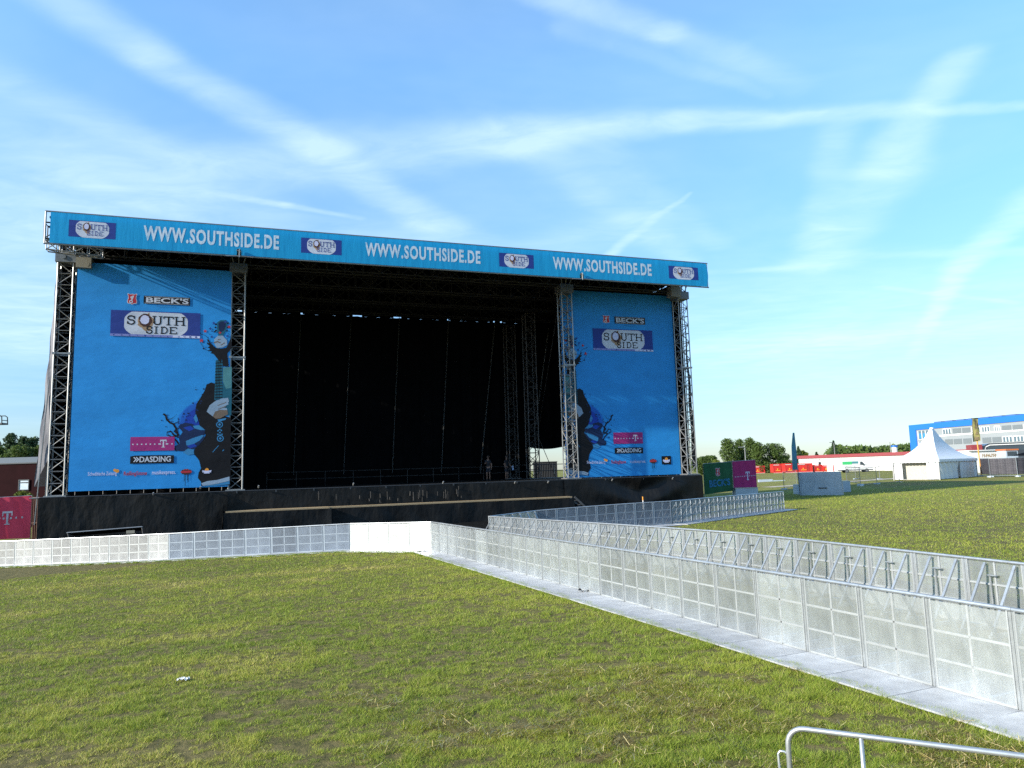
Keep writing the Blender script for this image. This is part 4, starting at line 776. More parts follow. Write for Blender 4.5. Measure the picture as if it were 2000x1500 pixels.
# big sheet-metal hoarding on the field
a, b = gnd(1563, 968), gnd(1648, 967); w = float(np.linalg.norm((b-a)[:2])); hh = w*46/86*1.02
t = thing('metal_hoarding', 'big blue-grey sheet-metal hoarding standing alone on the grass right of the stage', 'hoarding', a, math.atan2(b[1]-a[1], b[0]-a[0]))
m_ = MB(); m_.hexa([(0, 0, .02), (w, 0, .02), (w, .09, .02), (0, .09, .02)], [(-.08, -.04, hh), (w-.1, -.04, hh), (w-.1, .05, hh), (-.08, .05, hh)])
m_.build('panel', BLUEGREY, t)
m_ = MB(); m_.tube((-.08, 0, hh+.01), (w-.1, 0, hh+.01), .035, 6); m_.tube((0, -.02, 0), (-.08, -.06, hh), .03, 6); m_.tube((w, -.02, 0), (w-.1, -.06, hh), .03, 6); m_.build('edge_frame', GALV, t)
m_ = MB(); m_.box((w*.44, -.06, hh*.31), (w*.64, -.015, hh*.345)); m_.build('slot_handle', I_BLACK, t)
for x in (.3, w-.4): m_ = MB(); m_.bar((x, .1, hh*.8), (x, 1.3, .03), .06, .06); m_.bar((x, .1, .04), (x, 1.3, .04), .06, .06); m_.build('rear_brace', GALV, t)
for nm, px, lab in (('weight_box', (1558, 1563, 947, 966), 'narrow grey weight box peeking out at the left side of the metal hoarding'), ('weight_box', (1648.5, 1661, 940, 953.5), 'grey weight box behind the right side of the metal hoarding')):
    lo = aty(px[0], px[3], 69); hi = aty(px[1], px[2], 69); bz = float(g(lo[0])); t = thing(nm, lab, 'box', (lo[0], lo[1], bz), .1, 'weight boxes behind the hoarding')
    ww, h2 = float(hi[0]-lo[0]), max(.8, float(hi[2]-bz)); MB().box((0, 0, 0), (ww, .8, h2)).build('box_body', BLUEGREY, t); MB().box((-.02, -.02, h2), (ww+.02, .82, h2+.05)).build('lid', GALV, t)
# feather flag
b = aty(1556.5, 945, 66); tz = float(g(b[0])); t = thing('feather_flag', 'tall tapering blue-green feather flag behind the metal hoarding', 'flag', (b[0], b[1], tz))
pxs = [aty(x, y, 66)-np.array([b[0], b[1], tz]) for x, y in ((1547.5, 918), (1558.5, 917), (1554.5, 872), (1551.2, 845), (1548, 845), (1545.6, 872))]
o2 = [(p[0], p[2]) for p in pxs]
fl = MB(); 
def side(pts, z): 
    return np.interp(z, [p[1] for p in pts], [p[0] for p in pts])
Lp = [o2[0], o2[5], o2[4]]; Rp = [o2[1], o2[2], o2[3]]; zb, zt = o2[0][1], o2[3][1]
fl.grid(lambda u, v: (lambda z: (side(Lp, z)*(1-u)+side(Rp, z)*u, .10*math.sin(u*3.1)*(1-v*.6)-.02, z))(zb+(zt-zb)*v), 8, 24, 0)
fmat = M('blue_green_flag', (.02, .16, .16), .5, var=.6, vscale=.8, col2=(.06, .22, .42), stretch=(.4, 1, .7)); fl.build('flag_sheet', fmat, t, smooth=True)
MB().tube((side(Rp, zb)+.02, .03, -.1), (side(Rp, zb)+.0, .03, zb), .03, 6).tube((side(Rp, zb), .03, zb), (side(Rp, zt)+.02, .03, zt), .025, 6, r2=.012).build('mast', DARKM, t)

# ------------------------------------------------------------------ wire fence across the field
WIRE = M('grey_wire', (.16, .17, .18), .5, .6)
def fence_panel(pa, pb, h, label, mat=WIRE, tarp=None, group='site fence panels on the field', feet=True):
    w = float(np.linalg.norm((pb-pa)[:2])); t = thing('site_fence_panel', label, 'fence', (pa[0], pa[1], float(g(pa[0]))), math.atan2(pb[1]-pa[1], pb[0]-pa[0]), group)
    f = MB()
    for x in (0, w): f.tube((x, 0, .02), (x, 0, h), .03, 6)
    for z in (.15, h): f.tube((0, 0, z), (w, 0, z), .025, 6)
    f.build('frame', mat, t)
    wr = MB()
    for x in np.arange(.25, w, .25): wr.tube((x, 0, .15), (x, 0, h), .004, 3, cap=False)
    for z in np.arange(.4, h, .3): wr.tube((0, .004, z), (w, .004, z), .004, 3, cap=False)
    wr.build('wire_mesh', WIRE, t)
    if tarp: MB().grid(lambda u, v: (w*u, .03+.03*math.sin(u*22), .30+(h-.36)*v), 24, 4).build('dark_tarp', tarp, t, smooth=True)
    for x in (0, w): MB().box((x-.12, -.33, -.02), (x+.12, .33, .13)).build('concrete_foot', BLUEGREY, t)
    return t
fp = [(1478, 967), (1531.5, 955), (1556, 947.5)]
P3 = [gnd(1531.5, 956), gnd(1556.6, 950)]
fence_panel(P3[0], P3[1], 1.95, 'thin wire fence panel left of the metal hoarding')
P4 = [gnd(1654, 941), gnd(1681, 949.5), gnd(1713, 945.5), gnd(1757, 941.5)]
for i, l in enumerate(('wire fence panel just right of the metal hoarding', 'wire fence panel midway between the metal hoarding and the white tent', 'wire fence panel reaching the left corner of the white tent')): fence_panel(P4[i], P4[i+1], 1.95, l)
P5 = [gnd(1671.5, 936), gnd(1718.5, 936)]; fence_panel(P5[0], P5[1], 2.0, 'paler wire fence panel standing behind the other thin ones')
TARP = M('dark_fence_tarp', (.035, .032, .04), .7, var=.5, vscale=2, stretch=(.3, 1, 6))
P6 = [gnd(1916, 930.5), gnd(1934.5, 932), gnd(1988, 931), gnd(2040, 929)]
for i, l in enumerate(('narrow dark tarp-covered fence panel touching the tent flagpole', 'wide dark tarp-covered fence panel right of the tent', 'dark tarp-covered fence panel cut by the right edge')): fence_panel(P6[i], P6[i+1], 2.25, l, GALV, TARP, 'dark covered fence panels by the tent')

# ------------------------------------------------------------------ pagoda tent
TF = np.array([49.6, 85.2]); v_ = np.array([.504, .864]); r_ = np.array([.864, -.504]); ex = np.array([.785, .62]); ex /= np.linalg.norm(ex); ey_ = np.array([-ex[1], ex[0]])
TS, TY = 11.2, 5.2; ta = math.atan2(ex[1], ex[0]); tent = thing('pagoda_tent', 'white pagoda tent with a tall pointed roof and open doorway', 'tent', (TF[0], TF[1], float(g(TF[0]+2))), ta)
TENTW = cloth('white_tent_cloth', (.72, .73, .74), .04, .5, .12, .3, .8); EV, PK = 2.35, 6.2
rfm = MB(); c, cy_ = TS/2, TY/2
def tent_roof(u, v):            # four concave slopes meeting under the peak
    a = 4*u; k = int(min(3, a)); f_ = a-k; cs = [(-.15, -.15), (TS+.15, -.15), (TS+.15, TY+.15), (-.15, TY+.15)]
    p, q_ = cs[k], cs[(k+1) % 4]; x, y = p[0]+(q_[0]-p[0])*f_, p[1]+(q_[1]-p[1])*f_; e = v; rad = 1-e*.955
    return (c+(x-c)*rad, cy_+(y-cy_)*rad, EV+(PK-EV)*(.42*e+.58*e**3.2))
rfm.grid(tent_roof, 40, 16); rf_ = rfm.build('tent_roof', TENTW, tent, smooth=False)
MB().tube((c, cy_, PK-.06), (c, cy_, PK+.12), .22, 8).build('peak_cap', TENTW, rf_)
vl = MB()
for k in range(4):
    cs = [(-.16, -.16), (TS+.16, -.16), (TS+.16, TY+.16), (-.16, TY+.16)]; p, q_ = cs[k], cs[(k+1) % 4]
    vl.grid(lambda u, v: (p[0]+(q_[0]-p[0])*u, p[1]+(q_[1]-p[1])*u, EV+.02-(.30+.05*abs(math.sin(u*math.pi*14)))*(1-v)), 84, 1)
vl.build('valance', TENTW, rf_)
for x, y in ((0, 0), (TS, 0), (TS, TY), (0, TY)): MB().box((x-.06, y-.06, -.05), (x+.06, y+.06, EV)).build('corner_post', ALU, tent)
m_ = MB(); m_.tube((TS*.52, -.05, 0), (TS*.52, -.05, EV-.2), .035, 6); m_.tube((0, -.05, EV-.32), (TS, -.05, EV-.32), .035, 6); m_.build('wall_rail', ALU, tent)
def curtain(a_, b_, dep, lab, amp=.05, k=40, z0=.05, sway=0):
    return MB().grid(lambda u, v: (a_[0]+(b_[0]-a_[0])*u+dep[0]*amp*math.sin(u*k+sway*v*v), a_[1]+(b_[1]-a_[1])*u+dep[1]*amp*math.sin(u*k+sway*v*v), z0+(EV-.1-z0)*v), 90, 12).build('side_wall', TENTW, tent, smooth=True)
curtain((.05, .03), (TS*.5, .03), (0, 1), '', .09, 26, sway=5); curtain((TS*.54, .03), (TS-.05, .03), (0, 1), '', .03, 30)
curtain((.03, .1), (.03, 1.35), (1, 0), '', .05, 9); curtain((.03, TY-1.05), (.03, TY-.1), (1, 0), '', .05, 9)
curtain((TS-.03, .1), (TS-.03, TY-.1), (1, 0), '', .05); curtain((.1, TY-.03), (TS-.1, TY-.03), (0, 1), '', .05)
m_ = MB(); m_.grid(lambda u, v: (.05, 1.35+(TY-2.4)*u, EV-.1-(.25+.25*math.sin(u*math.pi)**.5*0)*(1-v)), 12, 2); m_.build('door_header', TENTW, tent)
BEIGE = M('beige_panel', (.36, .34, .28), .7, var=.1); m_ = MB(); m_.box((.75, .15, .03), (.81, TY-.15, 2.26)); m_.build('inner_partition', BEIGE, tent); m_ = MB(); m_.box((0.0, 1.35, 0.0), (.12, TY-1.05, .06)); m_.build('door_sill', ALU, tent)
# yellow flag
b = gnd(1917, 930.5); t = thing('banner_flag', 'faded yellow vertical flag on an orange pole beside the white tent', 'flag', b); dep = b[1]
m_ = MB(); pt = aty(1908.5, 862, dep)-b; m_.tube((0, 0, 0), pt, .07, 8); pt2 = aty(1899, 816, dep)-b; 
m_.build('pole', M('orange_pole', (.62, .28, .05), .5), t)
c4 = [aty(x, y, dep)-b for x, y in ((1901, 863), (1914.5, 861.5), (1910.5, 817), (1898, 817))]
def bil(u, v): p = (c4[0]*(1-u)+c4[1]*u)*(1-v)+(c4[3]*(1-u)+c4[2]*u)*v; return (p[0], p[1]+.08*math.sin(u*4+v*5), p[2])
YEL = M('faded_yellow_cloth', (.24, .215, .07), .7, var=.35, vscale=2.0); MB().grid(bil, 8, 20).build('flag_sheet', YEL, t, smooth=True)
m_ = MB()
for (u0, v0, u1, v1) in ((.2, .06, .85, .2), (.35, .3, .7, .42), (.3, .55, .75, .85), (.15, .88, .6, .95)): m_.quad(*[tuple(np.array(bil(u, v))+np.array([0, -.05, 0])) for u, v in ((u0, v0), (u1, v0), (u1-.08, v1), (u0+.1, v1))])
m_.build('flag_emblem', M('brown_emblem', (.16, .12, .06), .7, var=.4), t)
m_ = MB(); m_.tube(c4[3]-np.array([.05, 0, 0]), c4[2]+np.array([.05, 0, 0]), .03, 6); m_.tube(c4[0], c4[3], .025, 5); m_.tube(pt, c4[1]+np.array([-.4, 0, .2]), .03, 5); m_.build('flag_frame', DARKM, t)

# ------------------------------------------------------------------ red containers
CORR = M('red_container', (.48, .025, .02), .5, var=.12, vscale=1, rand=.1)
def container(px0, px1, ptop, pbot, label, side=None):
    a = gnd((px0+px1)/2, pbot); dep = a[1]; a = aty(px0, pbot, dep); b = aty(px1, pbot, dep); h = (pbot-ptop)/F_PX*dep*1.0; w = float(b[0]-a[0])
    t = thing('red_container', label, 'container', (a[0], a[1], a[2]), -.06, 'red containers before the white warehouse'); L_ = 2.4
    m_ = MB(); o = []
    n = int(w/.25)
    for i in range(n+1): o.append((w*i/n, .04 if i % 2 else 0))
    m_.box((0, .05, .12), (w, L_, h-.12)); 
    for i in range(n): m_.box((w*i/n+.03, 0.01, .2), (w*(i+.55)/n, .05, h-.2))
    m_.build('container_body', CORR, t)
    f = MB()
    for x in (-.02, w-.1): f.box((x, -.03, .1), (x+.12, .12, h-.1)); f.box((x, L_-.1, .1), (x+.12, L_+.03, h-.1))
    f.box((-.02, -.04, h-.14), (w+.02, .1, h)); f.box((-.02, L_-.1, h-.14), (w+.02, L_+.04, h)); f.box((-.02, -.04, .02), (w+.02, .1, .14)); f.build('corner_frame', CORR, t)
    MB().box((w*.02, -.05, h*.90-.1), (w*.5, -.042, h*.9)).box((0, -.05, -.02), (w, -.035, .03)).build('white_stripe', WHITEP, t)
    p = Print(lambda u, v, k: (u, -.045-.006*k, v), t); p.new().disc(w*.36, h*.42, .17, 1, n=10).rect(w*.2, h*.22, w*.58, h*.30, 1.6); p.done('yellow_emblem', I_ORANGE)
    for x in (w*.62,): MB().tube((x, -.07, .3), (x, -.07, h-.3), .02, 5).tube((x+.3, -.07, .3), (x+.3, -.07, h-.3), .02, 5).build('lock_bar', ALUD, t)
    return t
for c in ((1472.5, 1494, 910.5, 924.5, 'red container just right of the dull magenta banner'), (1511, 1533.5, 906.5, 924, 'tallest red container, first of the pair left of the feather flag'),
    (1534.5, 1557, 905.5, 923.5, 'red container half hidden behind the feather flag'), (1559, 1587, 905.5, 922.5, 'wide red container behind the left part of the metal hoarding'),
    (1592, 1607, 908, 921.5, 'red container left of the floodlight mast above the metal hoarding'), (1609, 1621, 908.5, 921, 'small red container right behind the floodlight mast'),
    (1628, 1642, 908, 920.5, 'red container next to the white van'), (1729, 1744, 904, 916.5, 'lone red container left of the pagoda tent'), (1750, 1758.5, 903.5, 916, 'red container partly behind the edge of the tent')): container(*c)

# ------------------------------------------------------------------ white van
def van():
    a = gnd(1644, 922.5); b = gnd(1702, 921); dep = a[1]-6; a = aty(1643, 922.5, dep); W_ = 59/F_PX*dep; s = W_/5.9
    t = thing('delivery_van', 'white delivery van with green panel parked before the warehouse', 'van', (a[0], a[1], float(g(a[0]))), -.12); t.scale = (s, s, s)
    prof = [(0, .45), (0, 2.35), (.12, 2.5), (3.75, 2.52), (4.05, 2.42), (4.85, 1.55), (5.55, 1.28), (5.85, 1.05), (5.9, .45)]
    MB().slab(prof, 0, 1.9).build('body', WHITEP, t)
    m_ = MB(); m_.slab([(3.62, 1.42), (3.62, 2.05), (3.98, 2.08), (4.55, 1.42)], -.012, .02); m_.build('side_window', GLASS, t)
    m_ = MB(); m_.hexa([(4.08, .12, 2.36), (4.08, 1.78, 2.36), (4.84, 1.78, 1.56), (4.84, .12, 1.56)], [(4.11, .12, 2.39), (4.11, 1.78, 2.39), (4.87, 1.78, 1.59), (4.87, .12, 1.59)]); m_.build('windscreen', GLASS, t)
    GREEN = M('green_decal', (.04, .36, .12), .5); m_ = MB(); m_.box((.35, -.012, 1.55), (2.1, .01, 2.15)); m_.build('green_panel', GREEN, t); m_ = MB(); m_.box((2.1, -.012, 1.7), (3.3, .01, 2.15)); m_.build('pale_panel', I_OLIVE, t)
    m_ = MB(); m_.box((-.03, -.02, .38), (5.93, 1.92, .58)); m_.box((.0, -.02, .92), (3.6, .0, .98)); m_.build('bumper_strip', DARKM, t)
    m_ = MB(); m_.box((3.5, .5, 2.52), (4.0, 1.5, 2.74)); m_.build('roof_box', WHITEP, t)
    for x in (1.1, 4.75):
        w_ = MB(); w_.tube((x, -.03, .36), (x, .22, .36), .36, 16); w_.tube((x, 1.68, .36), (x, 1.93, .36), .36, 16); wo_ = w_.build('wheel', TYRE, t); MB().tube((x, -.045, .36), (x, -.02, .36), .2, 12).build('rim', ALU, wo_)
    MB().box((5.72, .1, .9), (5.9, .5, 1.1)).build('headlight', GLASS, t); MB().box((4.0, -.25, 1.4), (4.1, -.02, 1.65)).build('mirror', DARKM, t); MB().box((5.88, .55, .75), (5.915, 1.4, 1.02)).build('grille', DARKM, t)
van()
# dark skip beside the van
a = aty(1696, 916, 158); t = thing('waste_skip', 'dark open waste skip behind the front of the white van', 'skip', (a[0], a[1], float(g(a[0])))); MB().slab([(0, .3), (-.2, 1.9), (1.6, 1.9), (1.4, .3)], 0, 1.6).build('skip_body', DARKM, t); MB().box((-.25, -.05, 1.9), (1.65, 1.65, 2.0)).build('skip_rim', M('yellow_rim', (.5, .35, .05), .5), t)
# floodlight masts
def flood(px, ptop, pbot, label):
    a = gnd(px, pbot); dep = a[1]; k = dep/F_PX; h = (pbot-ptop)*k; t = thing('floodlight_mast', label, 'floodlight', a, 0, 'mobile floodlight masts')
    MB().tube((0, 0, 0), (0, 0, h), .09, 6).build('mast', DARKM, t)
    for x in (-.55, .55): MB().hexa([(x-.45, -.2, h-1.25), (x+.45, -.2, h-1.25), (x+.45, .15, h-1.2), (x-.45, .15, h-1.2)], [(x-.45, -.3, h-.55), (x+.45, -.3, h-.55), (x+.45, .1, h-.5), (x-.45, .1, h-.5)]).build('lamp_head', DARKM, t)
    MB().box((-.8, -.05, h-.1), (.8, .05, h)).build('crossbar', DARKM, t); MB().box((-.7, -.5, .25), (.7, .5, .8)).build('trailer', DARKM, t)
flood(1608.5, 898, 921, 'black twin floodlight mast among the red containers'); flood(1747, 890.5, 916, 'black twin floodlight mast left of the pagoda tent')

# ------------------------------------------------------------------ warehouse and blue building
wl_, wr_ = np.array([68., 174.]), np.array([82.3, 146.5]); e_ = (wr_-wl_); Lw = np.linalg.norm(e_); e_ /= Lw; wa = math.atan2(e_[1], e_[0]); LW = Lw*1.75
wh = thing('warehouse', 'long low white warehouse with a red roof edge', 'building', (wl_[0], wl_[1], .75), wa); WHITEW = M('white_render', (.50, .49, .47), .7, var=.05, vscale=.3); RTRIM = M('red_roof_edge', (.20, .03, .035), .5, var=.1)
MB().box((0, 0, -.5), (LW, 26, 3.15)).build('wall', WHITEW, wh); MB().box((-.3, -.25, 3.15), (LW+.3, 26.3, 3.85)).build('roof', RTRIM, wh)
m_ = MB(); m_.box((2, -.06, 2.82), (LW-2, -.01, 2.9)); m_.build('gutter', ALUD, wh)
for x in (9.5, 24): m_ = MB(); m_.box((x-1.6, -.05, -.3), (x+1.6, -.01, 2.5)); m_.build('roller_door', M('pale_door', (.62, .66, .66), .6), wh)
for x in (16.5, 18): m_ = MB(); m_.box((x-.5, -.04, .9), (x+.5, -.01, 2.1)); m_.build('window', M('pale_pane', (.45, .55, .58), .2), wh)
b0 = aty(1780, 890, 260); b1 = aty(2000, 889.5, 213); e_ = (b1-b0)[:2]; Lb = float(np.linalg.norm(e_)); e_ /= Lb; ba = math.atan2(e_[1], e_[0]); gz = 1.0
bb = thing('office_building', 'long white office building with a bright blue roof band and blue end frame', 'building', (b0[0], b0[1], gz), ba)
def bu(px, py):     # pixel to (along facade, height)
    d = ray(px, py); n_ = np.array([-e_[1], e_[0]]); tt_ = (b0[:2]@n_)/(d[:2]@n_); Q = np.array([0, 0, EYE])+d*tt_; return float((Q[:2]-b0[:2])@e_), float(Q[2]-gz)
BLUE = M('bright_blue_cladding', (.012, .12, .50), .45, var=.04); CLAD = M('pale_cladding', (.22, .24, .25), .6, var=.05, vscale=.2); LB = Lb*1.5
zt_ = bu(1782, 830)[1]; zb_ = bu(2000, 822.7)[1]; zb2 = bu(1795, 838.5)[1]; zmid = (zb_+zb2)/2
MB().box((.4, 0.3, -1), (LB, 30, zmid)).build('wall', CLAD, bb)
MB().box((0, 0, zmid), (LB, 30.2, zt_)).build('roof', BLUE, bb)
xs = bu(1790, 860)[0]; MB().box((0, 0, -1), (xs, 30.1, zmid-.003)).build('end_frame', BLUE, bb)
m_ = MB()
for i in range(7): x = 9+i*5.1; m_.box((x, 3, zt_), (x+3.4, 8, zt_+.55))
m_.build('roof_vents', M('dark_roof_vent', (.06, .1, .2), .5), bb)
PANE = M('window_pane', (.08, .12, .15), .12, spec=.8); SHUT = M('grey_shutter', (.15, .17, .18), .5, .2, var=.06, vscale=1, stretch=(1, 1, 12))
u0, z1 = bu(1792, 842); u1, z0 = bu(1815, 857); z0b, z1b = bu(1793, 874)[1], bu(1793, 863)[1]
for (za, zc) in ((z0, z1), (z0b, z1b)):
    f = MB().box((u0, .2, za), (u1, .29, zc)).build('window', PANE, bb)
    m_ = MB()
    for k in range(4): x = u0+(u1-u0)*k/3; m_.box((x-.12, .1, za), (x+.12, .198, zc))
    m_.box((u0, .1, za-.15), (u1, .198, za)); m_.build('window_frame', WHITEP, f)
    m_ = MB()
    for k in range(3): x = u0+(u1-u0)*(k+.3)/3; m_.box((x, .15, za+.3), (x+1.0, .199, zc-.9))
    m_.build('window_poster', I_SKY, f)
def strip(pxs, py0, py1, wins):
    for (p, kind_) in wins:
        x, z1 = bu(p[0], py0(p[0])); x2, z0 = bu(p[1], py1(p[1])); z0 = bu(p[0], py1(p[0]))[1]; f = MB().box((x, .2, z0), (x2, .296, z1)).build('window', PANE if kind_ else SHUT, bb)
        if kind_:
            m_ = MB()
            for k in range(4): q_ = x+(x2-x)*k/3; m_.box((q_-.12, .12, z0), (q_+.12, .198, z1))
            m_.box((x, .12, z1-.1), (x2, .198, z1+.1)); m_.build('window_frame', WHITEP, f)
up0 = lambda p: 838.3-(p-1840)*.058; up1 = lambda p: 847.5-(p-1840)*.055; lw0 = lambda p: 858.5-(p-1840)*.046; lw1 = lambda p: 868.5-(p-1840)*.045
strip(None, up0, up1, [((1840, 1857), 1), ((1859, 1876), 0), ((1877.5, 1894), 0), ((1897, 1914), 1), ((1916, 1932.5), 1), ((1941, 1953), 1), ((1955, 1974), 0), ((1976, 1996), 0), ((1998, 2016), 1)])
strip(None, lw0, lw1, [((1844, 1860), 0), ((1861, 1878), 0), ((1879.5, 1897), 0), ((1917, 1935), 0), ((1936.5, 1955), 0), ((1957, 1977), 1), ((1978, 1999), 1), ((2001, 2018), 0)])
x, z = bu(1840, 851); m_ = MB(); m_.box((x-3, .22, z-.2), (LB, .295, z+.25)); m_.build('ledge', WHITEP, bb)
x0, z1 = bu(1966, 791); MB().box((x0, 8, zt_+.003), (x0+16, 20, z1+.4)).build('rooftop_block', WHITEP, bb)

# dark coach, market booth behind the fence
a = aty(1921, 893, 120); b = aty(2045, 893, 118); t = thing('coach', 'dark coach with a white swoosh parked behind the covered fence', 'bus', (a[0], a[1], float(g(a[0]))), math.atan2(b[1]-a[1], b[0]-a[0]))
hC = float(aty(1930, 866, 120)[2]-g(a[0])); wC = float(np.linalg.norm((b-a)[:2])); BUSM = M('dark_coach_paint', (.03, .035, .045), .25, spec=.6)
MB().slab([(.0, .5), (.0, hC-1.3), (.35, hC-.3), (1.0, hC), (wC, hC), (wC, .5)], 0, 2.5).build('body', BUSM, t)
m_ = MB(); pts = [(.25, hC-1.25), (.5, hC-.55), (1.1, hC-.28), (wC, hC-.22)]
for p, q_ in zip(pts[:-1], pts[1:]): m_.bar((p[0], -.03, p[1]), (q_[0], -.03, q_[1]), .03, .13)
m_.build('white_swoosh', WHITEP, t); m_ = MB(); m_.box((.8, -.02, hC-1.25), (wC, 0.01, hC-.5)); m_.build('side_window', GLASS, t); MB().box((-1.6, .02, hC-1.35), (-.02, 2.4, hC-.15)).build('red_front', RTRIM, t)
for x in (1.6, wC-2): MB().tube((x, -.03, .5), (x, .3, .5), .5, 14).build('wheel', TYRE, t)
a = aty(1896, 915, 108); b = aty(1967, 915, 108); zt2 = float(aty(1930, 880, 108)[2]-g(a[0])); t = thing('market_booth', 'white market booth with weathered brown lettering behind the covered fence', 'booth', (a[0], a[1], float(g(a[0])))); wB = float(b[0]-a[0])
MB().box((0, 0, 0), (wB, 3, zt2)).build('booth_body', WHITEP, t); MB().box((-.15, -.3, zt2), (wB+.15, 3.2, zt2+.12)).build('awning', WHITEP, t)
p = Print(lambda u, v, k: (u, -.01-.006*k, v), t); p.new(); rl = np.random.default_rng(6)
for i_ in range(8):                                        # weathered, unreadable letters
    u_ = wB*(.36+.05*i_); p.stroke([(u_, zt2-.98), (u_+rl.uniform(.0, .1), zt2-.46)], .10, 1); p.stroke([(u_-.04, zt2-rl.uniform(.5, .9)), (u_+.2, zt2-rl.uniform(.5, .9))], .09, 2)
p.done('booth_lettering', M('brown_lettering', (.25, .16, .06), .6))
a = aty(1966, 893, 104); b = aty(1989, 893, 104); t = thing('ticket_booth', 'small grey booth with an orange roof edge behind the fence at the right', 'booth', (a[0], a[1], float(g(a[0])))); z2 = float(aty(1966, 877, 104)[2]-g(a[0])); wB = float(b[0]-a[0])
MB().box((0, 0, 0), (wB, 2, z2-.2)).build('booth_body', BLUEGREY, t); MB().box((-.1, -.1, z2-.2), (wB+.1, 2.1, z2)).build('roof', M('orange_roof', (.45, .12, .03), .5), t); MB().box((.15, -.02, z2-1.0), (wB-.15, .01, z2-.35)).build('window', GLASS, t)
a = aty(1990, 893, 100); t = thing('market_umbrella', 'black canopy at the right edge above the covered fence', 'canopy', (a[0]+1.5, a[1], float(g(a[0])))); zc = float(aty(1995, 885, 100)[2]-g(a[0]))
m_ = MB(); m_.grid(lambda u, v: (2.2*v*math.cos(6.283*u), 2.2*v*math.sin(6.283*u), zc+.25-.6*v), 8, 3); m_.build('canopy_cloth', BLACK, t); MB().tube((0, 0, 0), (0, 0, zc+.2), .03, 6).build('pole', ALU, t)
# blue and white tower beside the warehouse, lamp posts
a = aty(1749, 896, 210); t = thing('silo', 'small blue and white silo rising behind the warehouse roof', 'silo', (a[0], a[1], 1)); h = float(aty(1749, 870, 210)[2]-1); k = 210/F_PX
MB().tube((0, 0, 0), (0, 0, h-3.2*k), 5.2*k, 14).build('silo_body', WHITEP, t, smooth=False); MB().tube((0, 0, h-3.2*k), (0, 0, h), 6*k, 14).build('silo_cap', BLUE, t); MB().tube((-8*k, 0, 0), (-8*k, 0, h+1), .1, 6).build('mast', ALU, t)
def lamp(px, ptop, dep, label):
    a = aty(px, 920, dep); z0 = float(g(a[0])); h = float(aty(px, ptop, dep)[2]-z0); t = thing('street_lamp', label, 'street lamp', (a[0], a[1], z0), 0, 'slim street lamps by the warehouse')
    MB().tube((0, 0, 0), (0, 0, h), .11, 8, r2=.07).build('post', ALU, t); MB().tube((0, 0, h), (-.5, 0, h+.12), .05, 6).box((-1.0, -.16, h+.05), (-.35, .16, h+.2)).build('lamp_head', ALU, t)
lamp(1457.5, 874.5, 120, 'slim pale street lamp in front of the trees above the magenta banner'); lamp(1633, 865, 175, 'slim pale street lamp in front of the lone conifer')
# concrete strip, marker post
kind(MB().grid(lambda u, v: (lambda p: (p[0], p[1], float(g(p[0]))+.02))(np.array([31., 88.])*(1-u)+np.array([75., 104.])*u+np.array([-.25, .9])*2.6*v), 60, 1).build('path', M('pale_gravel', (.36, .31, .24), .9, var=.25, vscale=2), None), 'structure')
a = gnd(1495, 941); t = thing('concrete_curb', 'pale concrete block on the field behind the magenta banner', 'kerb', a); MB().box((-1, 0, -.05), (1.1, .4, .35)).box((.9, .05, .02), (3, .2, .18)).build('block', BLUEGREY, t)
q = onp(1256, 982, 1.6); w_ = sw(q[0], 1.6, 0); t = thing('marker_post', 'thin orange-topped marker post before the right stage skirt', 'post', (w_[0], w_[1], float(g(w_[0])))); hz = float(onp(1256.5, 970, 1.6)[2]-g(w_[0])); MB().tube((0, 0, 0), (0, 0, hz-.25), .035, 6).build('post_body', WHITEP, t); MB().tube((0, 0, hz-.25), (0, 0, hz), .045, 6).build('orange_sleeve', I_ORANGE, t)
# black container behind the right wing
a = aty(1043, 930, 75); b = aty(1089, 930, 75); zt3 = float(aty(1066, 903, 75)[2]); t = thing('black_container', 'black corrugated container seen through the gap of the right stage wing', 'container', (a[0], a[1], 0)); wB = float(b[0]-a[0])
m_ = MB(); m_.box((0, .06, 0), (wB, 2.4, zt3))
for i in range(14): m_.box((wB*i/14, 0, .1), (wB*(i+.5)/14, .055, zt3-.1))
m_.build('container_body', M('black_container_paint', (.03, .032, .038), .5), t); MB().box((-.03, -.02, zt3), (wB+.03, 2.45, zt3+.08)).build('top_frame', DARKM, t)
# left building
a = aty(-45, 1000, 75); b = aty(82, 1000, 74); zt4 = float(aty(40, 906, 75)[2]); w = float(b[0]-a[0]); gz = -1.2
t = thing('brick_building', 'dark red flat-roofed building left of the stage', 'building', (a[0], a[1], gz), -.02); DRED = M('dark_red_wall', (.016, .004, .005), .8, var=.2, vscale=1, spec=.05)
MB().box((0, 0, 0), (w, 9, zt4-gz)).build('wall', DRED, t); MB().box((-.1, -.1, zt4-gz), (w+.1, 9.1, zt4-gz+.12)).build('roof', DARKM, t)
wa0 = aty(38.5, 957, 75); wa1 = aty(59, 937, 75); f = MB().box((float(wa0[0]-a[0]), -.06, float(wa0[2]-gz)), (float(wa1[0]-a[0]), -.005, float(wa1[2]-gz))).build('window', M('pale_blind', (.42, .50, .55), .4, var=.2, vscale=2), t)
x0, z0, x1, z1 = float(wa0[0]-a[0]), float(wa0[2]-gz), float(wa1[0]-a[0]), float(wa1[2]-gz); m_ = MB()
for z in (z0, z0+(z1-z0)*.74, z1): m_.box((x0-.05, -.11, z-.04), (x1+.05, -.065, z+.04))
for x in (x0, x1): m_.box((x-.04, -.12, z0), (x+.04, -.065, z1))
m_.build('window_frame', DARKM, f)
